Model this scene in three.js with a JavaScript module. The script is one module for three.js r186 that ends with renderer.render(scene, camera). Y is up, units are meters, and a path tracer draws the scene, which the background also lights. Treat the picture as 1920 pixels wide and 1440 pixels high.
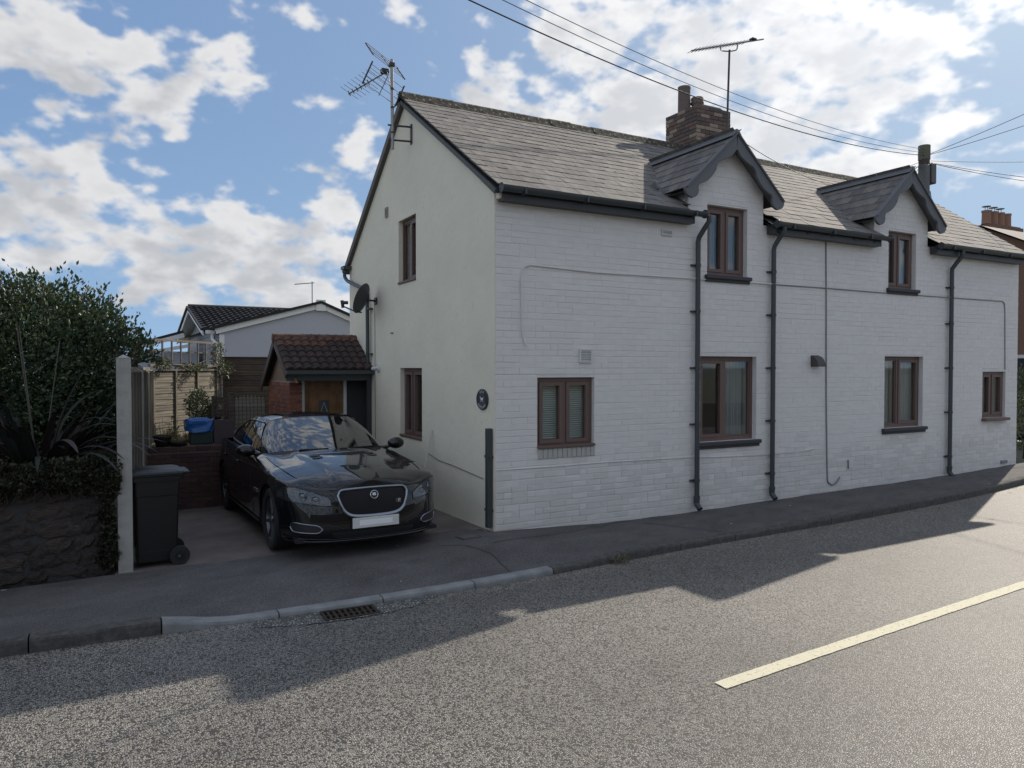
import * as THREE from 'three';
import { mergeGeometries, mergeVertices, toCreasedNormals } from 'three/addons/utils/BufferGeometryUtils.js';
import { RoundedBoxGeometry } from 'three/addons/geometries/RoundedBoxGeometry.js';
import { createNoise2D, createNoise3D } from 'simplex-noise';

// ---------- camera, sky, sun, exposure ----------
const V3 = (x, y, z) => new THREE.Vector3(x, y, z);
const scene = new THREE.Scene();
const camera = new THREE.PerspectiveCamera(54.77, 4 / 3, 0.1, 600);
const EYE = V3(-4.159, 1.95, 8.017);
camera.position.copy(EYE);
camera.lookAt(V3(0.480, -0.0216, -0.877).add(EYE));
const renderer = new THREE.WebGLRenderer();
renderer.toneMapping = THREE.LinearToneMapping;
renderer.toneMappingExposure = 1.16;
renderer.shadowMap.enabled = true;

const SUN = V3(7.1, 5.5, -2.87).normalize();
const sun = new THREE.DirectionalLight(new THREE.Color(1.0, 0.9, 0.77), 3.8);
sun.position.copy(SUN).multiplyScalar(60);
sun.castShadow = true;
sun.shadow.mapSize.set(2048, 2048);
Object.assign(sun.shadow.camera, { left: -30, right: 30, top: 30, bottom: -30, near: 1, far: 140 });
sun.shadow.radius = 1;
scene.add(sun, sun.target);

function rngOf(seed) { let a = seed >>> 0; return () => { a = (a + 0x6D2B79F5) | 0; let t = Math.imul(a ^ (a >>> 15), 1 | a); t = (t + Math.imul(t ^ (t >>> 7), 61 | t)) ^ t; return ((t ^ (t >>> 14)) >>> 0) / 4294967296; }; }
const rnd = rngOf(12345);
const R = (a, b) => a + (b - a) * rnd();
const n2 = createNoise2D(rngOf(7)), n3 = createNoise3D(rngOf(9));
const clamp = (x, a = 0, b = 1) => Math.min(b, Math.max(a, x));
const sstep = (a, b, x) => { const t = clamp((x - a) / (b - a)); return t * t * (3 - 2 * t); };
const lerp = (a, b, t) => a + (b - a) * t;
const interp = (xs, ys, x) => { if (x <= xs[0]) return ys[0]; for (let i = 1; i < xs.length; i++) if (x <= xs[i]) return lerp(ys[i - 1], ys[i], (x - xs[i - 1]) / (xs[i] - xs[i - 1])); return ys[ys.length - 1]; };
const smoothInterp = (xs, ys, x) => { if (x <= xs[0]) return ys[0]; const n = xs.length; for (let i = 1; i < n; i++) if (x <= xs[i]) { // Catmull-Rom (finite differences)
  const h = xs[i] - xs[i - 1], t = (x - xs[i - 1]) / h;
  const m0 = i > 1 ? (ys[i] - ys[i - 2]) / (xs[i] - xs[i - 2]) : (ys[i] - ys[i - 1]) / h, m1 = i < n - 1 ? (ys[i + 1] - ys[i - 1]) / (xs[i + 1] - xs[i - 1]) : (ys[i] - ys[i - 1]) / h;
  const t2 = t * t, t3 = t2 * t; return (2 * t3 - 3 * t2 + 1) * ys[i - 1] + (t3 - 2 * t2 + t) * h * m0 + (-2 * t3 + 3 * t2) * ys[i] + (t3 - t2) * h * m1; } return ys[n - 1]; };

function makeSky() {
  const W = 4096, H = 2048, data = new Float32Array(W * H * 4), D2 = 180 / Math.PI;
  // cumulus by azimuth (from -Z towards +X) and elevation, degrees: [az, el, half width, half height, weight]
  const C = [[-4.2,20.2,3.5,1.9,1],[-.3,19.7,4.4,2.9,1.1],[3.3,18,2.5,2.1,.9],[8.2,21,3.2,1.7,.95],[6.4,19.8,1.8,1.5,.5],[13.8,24.6,3.7,1.4,.95],[-3.5,15.7,1.6,1.1,.6],[4.3,15.7,1.6,.8,.8],[-3.9,13,4.8,2.2,1.1],[-.3,12.1,3.7,1.9,1],[-4.8,8.5,4.4,2.8,1.1],[7.8,9,7.1,2.4,1.15],[4.3,6.4,4.3,2.1,.9],[12.6,5.9,7,3.5,1.2],[15.3,11.9,2.4,1.6,.8],[16.5,15.7,2.8,2.4,.9],[14.6,10.3,2.4,2.4,.8],[20.5,25.8,2,1.2,.7],[29.9,18.1,4.5,3.1,1.15],[36.5,18.3,4.1,2.2,1.1],[26.2,19.8,2.5,1.6,.6],[34,24.3,4.9,2.9,.9],[27.5,22.3,2.5,2.1,.5],[42.4,23.8,6.7,3.6,1.1],[49.2,21.7,7.1,4.1,1.2],[54.1,18.7,6,2.8,1.1],[58.6,21.4,5.3,2,.9],[53.4,13.2,7.9,1.8,.9],[47,16.4,5.7,2.7,.9],[59.8,15.2,2.3,1,.5],[61.3,16.2,2.9,1,.5],[58.9,12.6,2,.7,.5],[40.5,19.8,3.2,2.4,.8]];
  const fbm = (x, y, z, o) => { let s = 0, a = .5, f = 1; for (let i = 0; i < o; i++) { s += a * n3(x * f, y * f, z * f); f *= 2.03; a *= .54; } return s; };
  const field = (x, y, z, az, el, o) => {
    const k = 1 / (Math.max(y, 0) + .22), px = x * k * 2.6, pz = z * k * 2.6;
    const inside = sstep(-16, -6, az) * (1 - sstep(66, 78, az)) * (1 - sstep(27, 36, el));
    let b = 0;
    if (inside > 0) { // cumulus heaps, their outlines torn by noise
      const wa = az + 2.6 * fbm(x * 7, y * 11, z * 7 + 5, 4), we = el + 1.7 * fbm(x * 7 + 9, y * 11, z * 7, 4);
      for (const c of C) { const u = (wa - c[0]) / c[2], v = (we - c[1]) / c[3], q = u * u + v * v; if (q < 6) b += c[4] * Math.exp(-q * 1.15); }
    }
    b = b / (1 + .32 * b * b);
    const detail = .25 * fbm(px * .9, pz * .9, 3.1 + y * 2, Math.min(o, 5)) + .85 * fbm(x * 13 + 4, y * 24, z * 13, o);
    return lerp(.10 + .1 * n3(px * .35, pz * .35, 9), b * 1.12 - .50, inside) + detail * .92;
  };
  const out = new THREE.Vector3();
  for (let j = 0; j < H; j++) {
    const el = ((j + .5) / H - .5) * Math.PI, y = Math.sin(el), ce = Math.cos(el), eld = el * D2;
    for (let i = 0; i < W; i++) {
      const o = (j * W + i) * 4;
      if (y < -.03) { data[o] = .16; data[o + 1] = .165; data[o + 2] = .16; data[o + 3] = 1; continue; }
      const ph = ((i + .5) / W - .5) * 2 * Math.PI, x = Math.cos(ph) * ce, z = Math.sin(ph) * ce;
      const az = Math.atan2(x, -z) * D2, cs = x * SUN.x + y * SUN.y + z * SUN.z;
      const t = Math.pow(clamp(1 - y, 0, 1), 3.2);
      const ang = Math.acos(clamp(cs, -1, 1)) * D2, glow = Math.exp(-ang / 15) * .5 + Math.exp(-ang / 36) * .26;
      let r = lerp(.092, .25, t), g = lerp(.193, .41, t), b = lerp(.41, .62, t);
      r += glow * .95; g += glow * .93; b += glow * .72;
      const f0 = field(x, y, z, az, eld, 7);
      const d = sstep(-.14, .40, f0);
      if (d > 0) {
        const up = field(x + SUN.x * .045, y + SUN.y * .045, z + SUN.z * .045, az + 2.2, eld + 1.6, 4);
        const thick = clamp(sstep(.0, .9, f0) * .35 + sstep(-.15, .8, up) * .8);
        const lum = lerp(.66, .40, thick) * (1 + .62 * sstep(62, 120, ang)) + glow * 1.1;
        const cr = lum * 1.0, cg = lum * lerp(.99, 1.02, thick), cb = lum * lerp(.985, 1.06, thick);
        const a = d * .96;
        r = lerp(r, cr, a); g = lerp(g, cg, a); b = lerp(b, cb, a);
      }
      data[o] = r; data[o + 1] = g; data[o + 2] = b; data[o + 3] = 1;
    }
  }
  const t = new THREE.DataTexture(data, W, H, THREE.RGBAFormat, THREE.FloatType);
  t.mapping = THREE.EquirectangularReflectionMapping; t.magFilter = THREE.LinearFilter; t.needsUpdate = true;
  return t;
}
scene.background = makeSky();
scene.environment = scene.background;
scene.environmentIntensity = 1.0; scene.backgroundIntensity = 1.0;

// ---------- helpers ----------
const taken = {};
function numbered(n) { const k = taken[n] = (taken[n] ?? -1) + 1; return k ? `${n}_${String(k).padStart(3, '0')}` : n; }
function tag(o, label, category, group, kind) { o.userData.label = label; if (category) o.userData.category = category; if (group) o.userData.group = group; if (kind) o.userData.kind = kind; return o; }
function thing(name, label, category, [x, y, z] = [0, 0, 0], turn = 0, group) { const o = new THREE.Group(); o.name = numbered(name); o.position.set(x, y, z); o.rotation.y = turn; scene.add(o); return tag(o, label, category, group); }
function mesh(name, geos, mat, parent = scene) {
  const g = Array.isArray(geos) ? join(geos) : geos;
  const m = new THREE.Mesh(g, mat); m.name = parent === scene ? numbered(name) : name; m.castShadow = m.receiveShadow = true; parent.add(m); return m;
}
function solo(name, geos, mat, label, category, group, kind) { return tag(mesh(name, geos, mat), label, category, group, kind); }
function struct(name, geos, mat, label) { const m = mesh(name, geos, mat); m.userData.kind = 'structure'; if (label) m.userData.label = label; return m; }
function group(name, parent) { const g = new THREE.Group(); g.name = name; parent.add(g); return g; }
function join(list) {
  const l = list.map(g => { let q = g.index ? g.toNonIndexed() : g.clone(); if (!q.attributes.uv) q.setAttribute('uv', new THREE.BufferAttribute(new Float32Array(q.attributes.position.count * 2), 2)); for (const k of Object.keys(q.attributes)) if (!['position', 'normal', 'uv'].includes(k)) q.deleteAttribute(k); return q; });
  return mergeGeometries(l);
}
const T = (g, x = 0, y = 0, z = 0) => g.translate(x, y, z);
const box = (w, h, d, x = 0, y = 0, z = 0) => T(new THREE.BoxGeometry(w, h, d), x, y, z);
const rbox = (w, h, d, r, x = 0, y = 0, z = 0) => T(new RoundedBoxGeometry(w, h, d, 2, r), x, y, z);
const span = (x0, x1, y0, y1, z0, z1) => box(x1 - x0, y1 - y0, z1 - z0, (x0 + x1) / 2, (y0 + y1) / 2, (z0 + z1) / 2);
function bar(a, b, r, n = 8, r2 = r) { a = V3(...a); b = V3(...b); const d = b.clone().sub(a), g = new THREE.CylinderGeometry(r2, r, d.length(), n, 1); g.applyQuaternion(new THREE.Quaternion().setFromUnitVectors(V3(0, 1, 0), d.clone().normalize())); const c = a.add(b).multiplyScalar(.5); return g.translate(c.x, c.y, c.z); }
function beam(a, b, w, h) { a = V3(...a); b = V3(...b); const d = b.clone().sub(a), g = new THREE.BoxGeometry(w, h, d.length()); const m = new THREE.Matrix4().lookAt(b, a, V3(0, 1, 0)); g.applyMatrix4(m); const c = a.add(b).multiplyScalar(.5); return g.translate(c.x, c.y, c.z); }
function tube(pts, r, n = 8, seg = 0, tension = .3) { const c = new THREE.CatmullRomCurve3(pts.map(p => V3(...p)), false, 'catmullrom', tension); return new THREE.TubeGeometry(c, seg || pts.length * 6, r, n, false); }
function grid(fn, nu, nv, flip) { const p = [], uv = [], ix = []; for (let j = 0; j <= nv; j++) for (let i = 0; i <= nu; i++) { p.push(...fn(i / nu, j / nv)); uv.push(i / nu, j / nv); } const w = nu + 1; for (let j = 0; j < nv; j++) for (let i = 0; i < nu; i++) { const a = j * w + i, b = a + 1, c = a + w, d = c + 1; flip ? ix.push(a, c, b, b, c, d) : ix.push(a, b, c, b, d, c); } const g = new THREE.BufferGeometry(); g.setAttribute('position', new THREE.Float32BufferAttribute(p, 3)); g.setAttribute('uv', new THREE.Float32BufferAttribute(uv, 2)); g.setIndex(ix); g.computeVertexNormals(); return g; }
function poly(pts, holes = []) { const s = new THREE.Shape(pts.map(p => new THREE.Vector2(...p))); for (const h of holes) s.holes.push(new THREE.Path(h.map(p => new THREE.Vector2(...p)))); return s; }
const rect = (x0, x1, y0, y1) => [[x0, y0], [x1, y0], [x1, y1], [x0, y1]];
const ext = (s, d, bevel = 0, curve = 8) => new THREE.ExtrudeGeometry(s, { depth: d, bevelEnabled: bevel > 0, bevelSize: bevel, bevelThickness: bevel, bevelSegments: 2, curveSegments: curve });
// uv in metres by the way each face points
function uvm(g, s = 1, ox = 0, oy = 0) {
  g = g.index ? g.toNonIndexed() : g; const p = g.attributes.position, n = g.attributes.normal, uv = new Float32Array(p.count * 2);
  for (let i = 0; i < p.count; i++) { const k = i - i % 3; const ax = Math.abs(n.getX(k)), ay = Math.abs(n.getY(k)), az = Math.abs(n.getZ(k)); const x = p.getX(i), y = p.getY(i), z = p.getZ(i);
    const [u, v] = ay >= ax && ay >= az ? [x, z] : ax >= az ? [z, y] : [x, y]; uv[2 * i] = u * s + ox; uv[2 * i + 1] = v * s + oy; }
  g.setAttribute('uv', new THREE.BufferAttribute(uv, 2)); return g;
}
// pieces: the `most` that show largest become meshes of their own, the rest one merged part
const dummy = new THREE.Object3D();
function pieces(parent, name, restName, list, most = 300) {
  for (const q of list) { dummy.position.set(...q.p); if (q.q) dummy.quaternion.copy(q.q); else dummy.rotation.set(...(q.r || [0, 0, 0])); dummy.scale.set(...(q.s || [1, 1, 1])); dummy.updateMatrix(); q.m4 = dummy.matrix.clone(); q.rank = (q.size ?? (q.s ? q.s[0] * Math.max(q.s[1], q.s[2]) : 1)) / (q.w ? V3(...q.w) : V3(...q.p)).distanceToSquared(EYE); }
  list.sort((a, b) => b.rank - a.rank);
  list.slice(0, most).forEach(q => { const m = new THREE.Mesh(q.g, q.m); m.name = name; m.castShadow = m.receiveShadow = true; m.matrix.copy(q.m4); m.matrix.decompose(m.position, m.quaternion, m.scale); parent.add(m); });
  const by = new Map(); list.slice(most).forEach(q => { const k = q.m; by.has(k) || by.set(k, []); by.get(k).push(q.g.clone().applyMatrix4(q.m4)); });
  for (const [m, gs] of by) { const r = mesh(restName, gs, m, parent); r.userData.kind = 'stuff'; }
}
// ---------- textures ----------
const lin = (r, g, b) => new THREE.Color().setRGB(r, g, b);
function tex(W, H, fn, srgb = true) { const d = new Uint8Array(W * H * 4); for (let j = 0; j < H; j++) for (let i = 0; i < W; i++) { const c = fn(i / W, j / H, i, j), o = (j * W + i) * 4; if (typeof c === 'number') { d[o] = d[o + 1] = d[o + 2] = clamp(c) * 255; } else { d[o] = clamp(c[0]) * 255; d[o + 1] = clamp(c[1]) * 255; d[o + 2] = clamp(c[2]) * 255; } d[o + 3] = 255; }
  const t = new THREE.DataTexture(d, W, H); t.wrapS = t.wrapT = THREE.RepeatWrapping; t.magFilter = THREE.LinearFilter; if (srgb) t.colorSpace = THREE.SRGBColorSpace; t.needsUpdate = true; return t; }
// tiling noise over the unit square
const hsh = (x, y, s) => { let h = Math.imul(x, 374761393) ^ Math.imul(y, 668265263) ^ Math.imul(s | 0, 2147483629 | 0); h = Math.imul(h ^ (h >>> 13), 1274126177); return ((h ^ (h >>> 16)) >>> 0) / 4294967296 * 6.2831853; };
function tn(u, v, f, seed = 0) { f = Math.max(1, Math.round(f)); const x = u * f, y = v * f, xi = Math.floor(x), yi = Math.floor(y), fx_ = x - xi, fy = y - yi, w = t => t * t * t * (t * (t * 6 - 15) + 10); const g = (a, b) => { const k = hsh((xi + a) % f, (yi + b) % f, seed * 17 + f); return Math.cos(k) * (fx_ - a) + Math.sin(k) * (fy - b); }; const a = w(fx_), b = w(fy); return 1.5 * lerp(lerp(g(0, 0), g(1, 0), a), lerp(g(0, 1), g(1, 1), a), b); }
const tf = (u, v, f, o, seed = 0) => { let s = 0, a = .5; for (let i = 0; i < o; i++) { s += a * tn(u, v, f, seed + i); f *= 2; a *= .55; } return s; };
const rep = (t, x, y = x) => { const c = t.clone(); c.repeat.set(x, y); c.needsUpdate = true; return c; };
const std = o => new THREE.MeshStandardMaterial(o);
const phys = o => new THREE.MeshPhysicalMaterial(o);
// white noise and value grain
const grain = tex(512, 512, () => rnd(), false);
const bumps = tex(512, 512, (u, v) => .5 + .55 * tf(u, v, 9, 5, 1), false);
const bumpsFine = tex(512, 512, (u, v) => .5 + .4 * tf(u, v, 30, 3, 4) + (rnd() - .5) * .35, false);
// aggregate: chips of stone in bitumen, n chips a side
function chips(W, n, seed, gap, tone) {
  const r = rngOf(seed), cx = new Float32Array(n * n), cy = new Float32Array(n * n), cl = new Float32Array(n * n), hu = new Float32Array(n * n);
  for (let i = 0; i < n * n; i++) { cx[i] = r(); cy[i] = r(); cl[i] = r(); hu[i] = r(); }
  const col = new Uint8Array(W * W * 4), bmp = new Uint8Array(W * W * 4);
  for (let j = 0; j < W; j++) for (let i = 0; i < W; i++) {
    const x = i / W * n, y = j / W * n, xi = x | 0, yi = y | 0; let d1 = 9, d2 = 9, id = 0;
    for (let b = -1; b < 2; b++) for (let a = -1; a < 2; a++) { const gx = (xi + a + n) % n, gy = (yi + b + n) % n, k = gy * n + gx; const dx = xi + a + cx[k] - x, dy = yi + b + cy[k] - y, d = dx * dx + dy * dy; if (d < d1) { d2 = d1; d1 = d; id = k; } else if (d < d2) d2 = d; }
    const e = Math.sqrt(d2) - Math.sqrt(d1), s = sstep(gap * .4, gap, e), o = (j * W + i) * 4, c = tone(cl[id], hu[id], s);
    col[o] = clamp(c[0]) * 255; col[o + 1] = clamp(c[1]) * 255; col[o + 2] = clamp(c[2]) * 255; col[o + 3] = 255;
    bmp[o] = bmp[o + 1] = bmp[o + 2] = 255 * clamp(s * (.45 + .55 * cl[id])); bmp[o + 3] = 255;
  }
  const mk = (d, srgb) => { const t = new THREE.DataTexture(d, W, W); t.wrapS = t.wrapT = THREE.RepeatWrapping; t.magFilter = THREE.LinearFilter; if (srgb) t.colorSpace = THREE.SRGBColorSpace; t.needsUpdate = true; return t; };
  return [mk(col, true), mk(bmp, false)];
}
// ---------- ground ----------
const gy = x => smoothInterp([-30, -12, -5, -2.5, 0, 1.7, 3.2, 4.8, 9.35, 11.75, 20, 45], [-.45, -.25, -.12, -.09, -.05, -.10, -.10, -.07, 0, .07, .3, 1.0], x);
const kz = x => smoothInterp([-30, -12, -5, -3, -1, .5, 2, 5, 8, 10, 12, 20, 45], [.6, 1.15, 1.32, 1.48, 1.58, 1.5, 1.4, 1.3, 1.16, .97, .8, .1, -2.2], x);
const drop = x => sstep(-3.9, -3.2, x) * (1 - sstep(.1, 1.1, x));            // lowered kerb in front of the drive
const ktop = x => gy(x) - .078 * drop(x) + .006;
const gyR = x => smoothInterp([-30, -12, -5, 0, 6, 12, 20, 45], [-.45, -.25, -.13, -.085, -.06, .06, .3, 1], x);
const roadY = (x, z) => gyR(x) - .10 + .035 * Math.sin(clamp((z - kz(x)) / 5.9) * Math.PI);
const propZ = x => x < -.25 ? -.32 : x < 0 ? lerp(-.32, .02, (x + .25) / .25) : .02;
const paveY = (x, z) => { const t = clamp((kz(x) - .12 - z) / .8); return lerp(ktop(x) - .004, gy(x), t * t * (3 - 2 * t)) + .006 * n2(x * 1.3, z * 1.3); };
const drvY = (x, z) => gy(x) - .012 + .014 * (z + .3);
function sheet(x0, x1, nx, za, zb, nz, yf, sx = x => x) {
  const p = [], uv = [], ix = [];
  for (let i = 0; i <= nx; i++) { const x = x0 + (x1 - x0) * sx(i / nx); for (let j = 0; j <= nz; j++) { const z = lerp(za(x), zb(x), j / nz); p.push(x, yf(x, z), z); uv.push(x, z); } }
  const w = nz + 1; for (let i = 0; i < nx; i++) for (let j = 0; j < nz; j++) { const a = i * w + j; ix.push(a, a + 1, a + w, a + 1, a + w + 1, a + w); }
  const g = new THREE.BufferGeometry(); g.setAttribute('position', new THREE.Float32BufferAttribute(p, 3)); g.setAttribute('uv', new THREE.Float32BufferAttribute(uv, 2)); g.setIndex(ix); g.computeVertexNormals(); return g;
}
function blotch(g, fn) { const p = g.attributes.position, c = new Float32Array(p.count * 3); for (let i = 0; i < p.count; i++) { const k = fn(p.getX(i), p.getY(i), p.getZ(i)); if (typeof k === 'number') c[3 * i] = c[3 * i + 1] = c[3 * i + 2] = k; else c.set(k, 3 * i); } g.setAttribute('color', new THREE.BufferAttribute(c, 3)); return g; }

const [roadMap, roadBump] = chips(2048, 270, 3, .30, (c, h, s) => { const v = lerp(.22, c < .24 ? .20 + .3 * c : .40 + .27 * c, s); return [v * (1.02 + .06 * (h - .4)), v, v * (.95 - .06 * (h - .5))]; });
const [paveMap, paveBump] = chips(1024, 230, 5, .3, (c, h, s) => { const v = lerp(.25, .33 + .16 * c, s); return [v * 1.02, v, v * .99]; });
const roadMat = std({ map: rep(roadMap, 1 / 3.4), bumpMap: rep(roadBump, 1 / 3.4), bumpScale: .0026, roughness: .6, vertexColors: true });
const paveMat = std({ map: rep(paveMap, 1 / 1.7), bumpMap: rep(paveBump, 1 / 1.7), bumpScale: .003, roughness: .85, vertexColors: true });
const DR = [-2.31, kz(-2.3) + .155, .228, .118];   // drain: centre and half size
function cut(g, x0, x1, z0, z1) { const p = g.attributes.position, ix = g.index.array, out = []; for (let i = 0; i < ix.length; i += 6) { let x = 0, z = 0; for (let k = 0; k < 6; k++) { x += p.getX(ix[i + k]) / 6; z += p.getZ(ix[i + k]) / 6; } if (x > x0 && x < x1 && z > z0 && z < z1) continue; for (let k = 0; k < 6; k++) out.push(ix[i + k]); } g.setIndex(out); return g; }
{
  const g = sheet(-30, 45, 500, x => kz(x) - .02, x => kz(x) + 5.95, 60, roadY);
  blotch(g, (x, y, z) => { const d = z - kz(x); let k = .93 + .13 * n2(x * .3, z * .55) + .08 * n2(x * 1.7, z * 2.3) + .05 * n2(x * 5, z * 6); k += .07 * (Math.exp(-Math.pow((d - 1.1 + .1 * n2(x * .3, 1)) / .35, 2)) + Math.exp(-Math.pow((d - 2.6) / .4, 2))) * -.6;
    const edge = Math.exp(-Math.pow(Math.max(0, d - .02 - .05 * n2(x * 2.2, 5)) / .14, 4)); const dust = edge * (.6 + .5 * n2(x * 3, z * 9)); return [k + .42 * dust, k + .37 * dust, k + .29 * dust]; });
  cut(g, DR[0] - .42, DR[0] + .42, DR[1] - .24, DR[1] + .24);
  const ring = [[-.7, .7, -.5, -DR[3]], [-.7, .7, DR[3], .5], [-.7, -DR[2], -DR[3], DR[3]], [DR[2], .7, -DR[3], DR[3]]].map(([a, b, c, d]) => sheet(DR[0] + a, DR[0] + b, 12, () => DR[1] + c, () => DR[1] + d, 6, (x, z) => roadY(x, z) - .003)); struct('road', ring, roadMat, 'asphalt round the drain grating');
  struct('road', g, roadMat, 'worn grey asphalt road with pale stone chips');
  const g2 = sheet(-30, 45, 500, x => propZ(x), x => kz(x) - .125, 24, paveY);
  blotch(g2, (x, y, z) => { let k = .98 + .15 * n2(x * .8, z * 1.1) + .12 * n2(x * 3.1, z * 3.3) + .06 * n2(x * 9, z * 9); if (n2(x * 1.9 + 7, z * 2.2) > .55) k *= .82; if (x > -.75 && x < .55 && z > .35 - .25 * x + .02 * n2(x * 4, z * 4)) k *= .97; return k; });
  struct('pavement', g2, paveMat, 'dark tarmac pavement along the cottage');
  const far = sheet(-30, 45, 60, x => kz(x) + 5.93, x => kz(x) + 8.6, 4, (x, z) => gy(x) - .02); blotch(far, () => 1);
  struct('pavement', far, paveMat, 'tarmac pavement on the near side of the road');
  struct('ground', uvm(T(new THREE.PlaneGeometry(500, 500, 2, 2).rotateX(-Math.PI / 2), 0, -.62, 0)), std({ color: lin(.11, .11, .08), roughness: 1, bumpMap: bumps, bumpScale: .05 }), 'earth around the plots');
}
// kerb
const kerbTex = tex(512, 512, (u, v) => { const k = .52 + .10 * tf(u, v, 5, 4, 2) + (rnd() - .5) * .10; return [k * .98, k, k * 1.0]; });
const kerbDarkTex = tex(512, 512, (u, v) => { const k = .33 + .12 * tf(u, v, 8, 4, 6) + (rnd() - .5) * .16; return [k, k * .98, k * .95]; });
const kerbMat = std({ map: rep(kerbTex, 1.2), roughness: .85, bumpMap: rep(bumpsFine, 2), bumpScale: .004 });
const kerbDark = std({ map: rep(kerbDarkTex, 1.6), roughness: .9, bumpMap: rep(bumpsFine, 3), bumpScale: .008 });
{
  const kerb = new THREE.Group(); kerb.name = 'kerb'; kerb.userData = { kind: 'structure', label: 'stone kerb between the road and the cottage pavement' }; scene.add(kerb);
  let x = -29.4; 
  while (x < 44) {
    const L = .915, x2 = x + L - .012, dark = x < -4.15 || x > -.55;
    const n = 8, sec = (xx) => { const z = kz(xx), t = ktop(xx) + (dark ? .004 * n2(xx * 7, 1) : .002 * n2(xx * 5, 2)), b = gy(xx) - .2; return [[xx, b, z], [xx, t - .03, z - .004], [xx, t - .010, z - .012], [xx, t, z - .032], [xx, t, z - .125], [xx, b, z - .127]]; };
    const p = [], ix = [];
    for (let i = 0; i <= n; i++) for (const q of sec(lerp(x, x2, i / n))) p.push(...q);
    for (let i = 0; i < n; i++) for (let j = 0; j < 5; j++) { const a = i * 6 + j; ix.push(a, a + 6, a + 1, a + 1, a + 6, a + 7); }
    for (const e of [0, n]) { const a = e * 6; for (let j = 1; j < 5; j++) e ? ix.push(a, a + j, a + j + 1) : ix.push(a, a + j + 1, a + j); }
    let g = new THREE.BufferGeometry(); g.setAttribute('position', new THREE.Float32BufferAttribute(p, 3)); g.setIndex(ix); g = g.toNonIndexed(); g.computeVertexNormals();
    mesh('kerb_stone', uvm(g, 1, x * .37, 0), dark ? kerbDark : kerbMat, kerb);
    x += L;
  }
}
// centre line paint, worn
{
  const paintTex = tex(512, 512, (u, v) => { const w = tf(u, v, 22, 3, 3) + (rnd() - .5) * .5; const k = w > .42 ? .45 : .80 + .05 * rnd(); return [k, k * .975, k * .85]; });
  const pm = std({ map: rep(paintTex, 1.5), roughness: .75, bumpMap: rep(roadBump, 1 / 3.4), bumpScale: .002 });
  const line = (x0, x1, label) => { const g = sheet(x0, x1, 60, x => 4.36 - .063 * (x + .6) + .004 * n2(x * 9, 0), x => 4.475 - .063 * (x + .6) + .004 * n2(x * 9, 4), 3, (x, z) => roadY(x, z) + .006);
    tag(mesh('road_marking', g, pm), label, null, null, 'structure'); };
  line(-.62, 5.4, 'cream centre line painted along the road'); line(9, 15, 'cream centre line farther up the road');
}
// drain grating with its worn concrete surround
{
  const zc = kz(-2.3) + .155, t = thing('drain_grating', 'rusty iron drain grating in the gutter before the black car', 'drain', [-2.31, roadY(-2.3, zc) + .004, zc], -.05);
  const iron = std({ color: lin(.06, .045, .035), metalness: .6, roughness: .7, bumpMap: bumpsFine, bumpScale: .002 });
  mesh('frame', [span(-.235, .235, -.02, .010, -.125, -.1), span(-.235, .235, -.02, .010, .1, .125), span(-.235, -.212, -.02, .010, -.1, .1), span(.212, .235, -.02, .010, -.1, .1)], iron, t);
  for (let i = 0; i < 8; i++) mesh('bar', span(-.187 + i * .05, -.165 + i * .05, -.02, .007, -.1, .1), iron, t);
  mesh('bar', span(-.212, .212, -.025, .004, -.01, .01), iron, t);
  mesh('pit', [span(-.25, -.225, -.5, -.022, -.13, .13), span(.225, .25, -.5, -.022, -.13, .13), span(-.225, .225, -.5, -.022, -.13, -.115), span(-.225, .225, -.5, -.022, .115, .13), span(-.25, .25, -.53, -.5, -.13, .13)], std({ color: lin(.2, .19, .17), roughness: .95, bumpMap: bumps, bumpScale: .01 }), t);
  const [gcMap, gcBump] = chips(512, 34, 17, .5, (c, h, s) => { const v = lerp(.30, .56 + .1 * c, s * (c > .3 ? 1 : .35)); return [v, v, v * .97]; });
  const cm = std({ map: rep(gcMap, 1.1), roughness: .9, bumpMap: rep(gcBump, 1.1), bumpScale: .012 });
  const g = sheet(-3.1, -1.45, 40, x => kz(x) + .0, x => kz(x) + .08 + .24 * Math.pow(Math.max(0, 1 - Math.pow((x + 2.35) / .82, 2)), .6) + .012 * n2(x * 12, 2), 8, (x, z) => roadY(x, z) + .004 + .003 * n2(x * 25, z * 25));
  cut(g, DR[0] - .225, DR[0] + .225, DR[1] - .115, DR[1] + .115); struct('gutter_concrete', g, cm, 'rough patched concrete round the drain');
}
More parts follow.
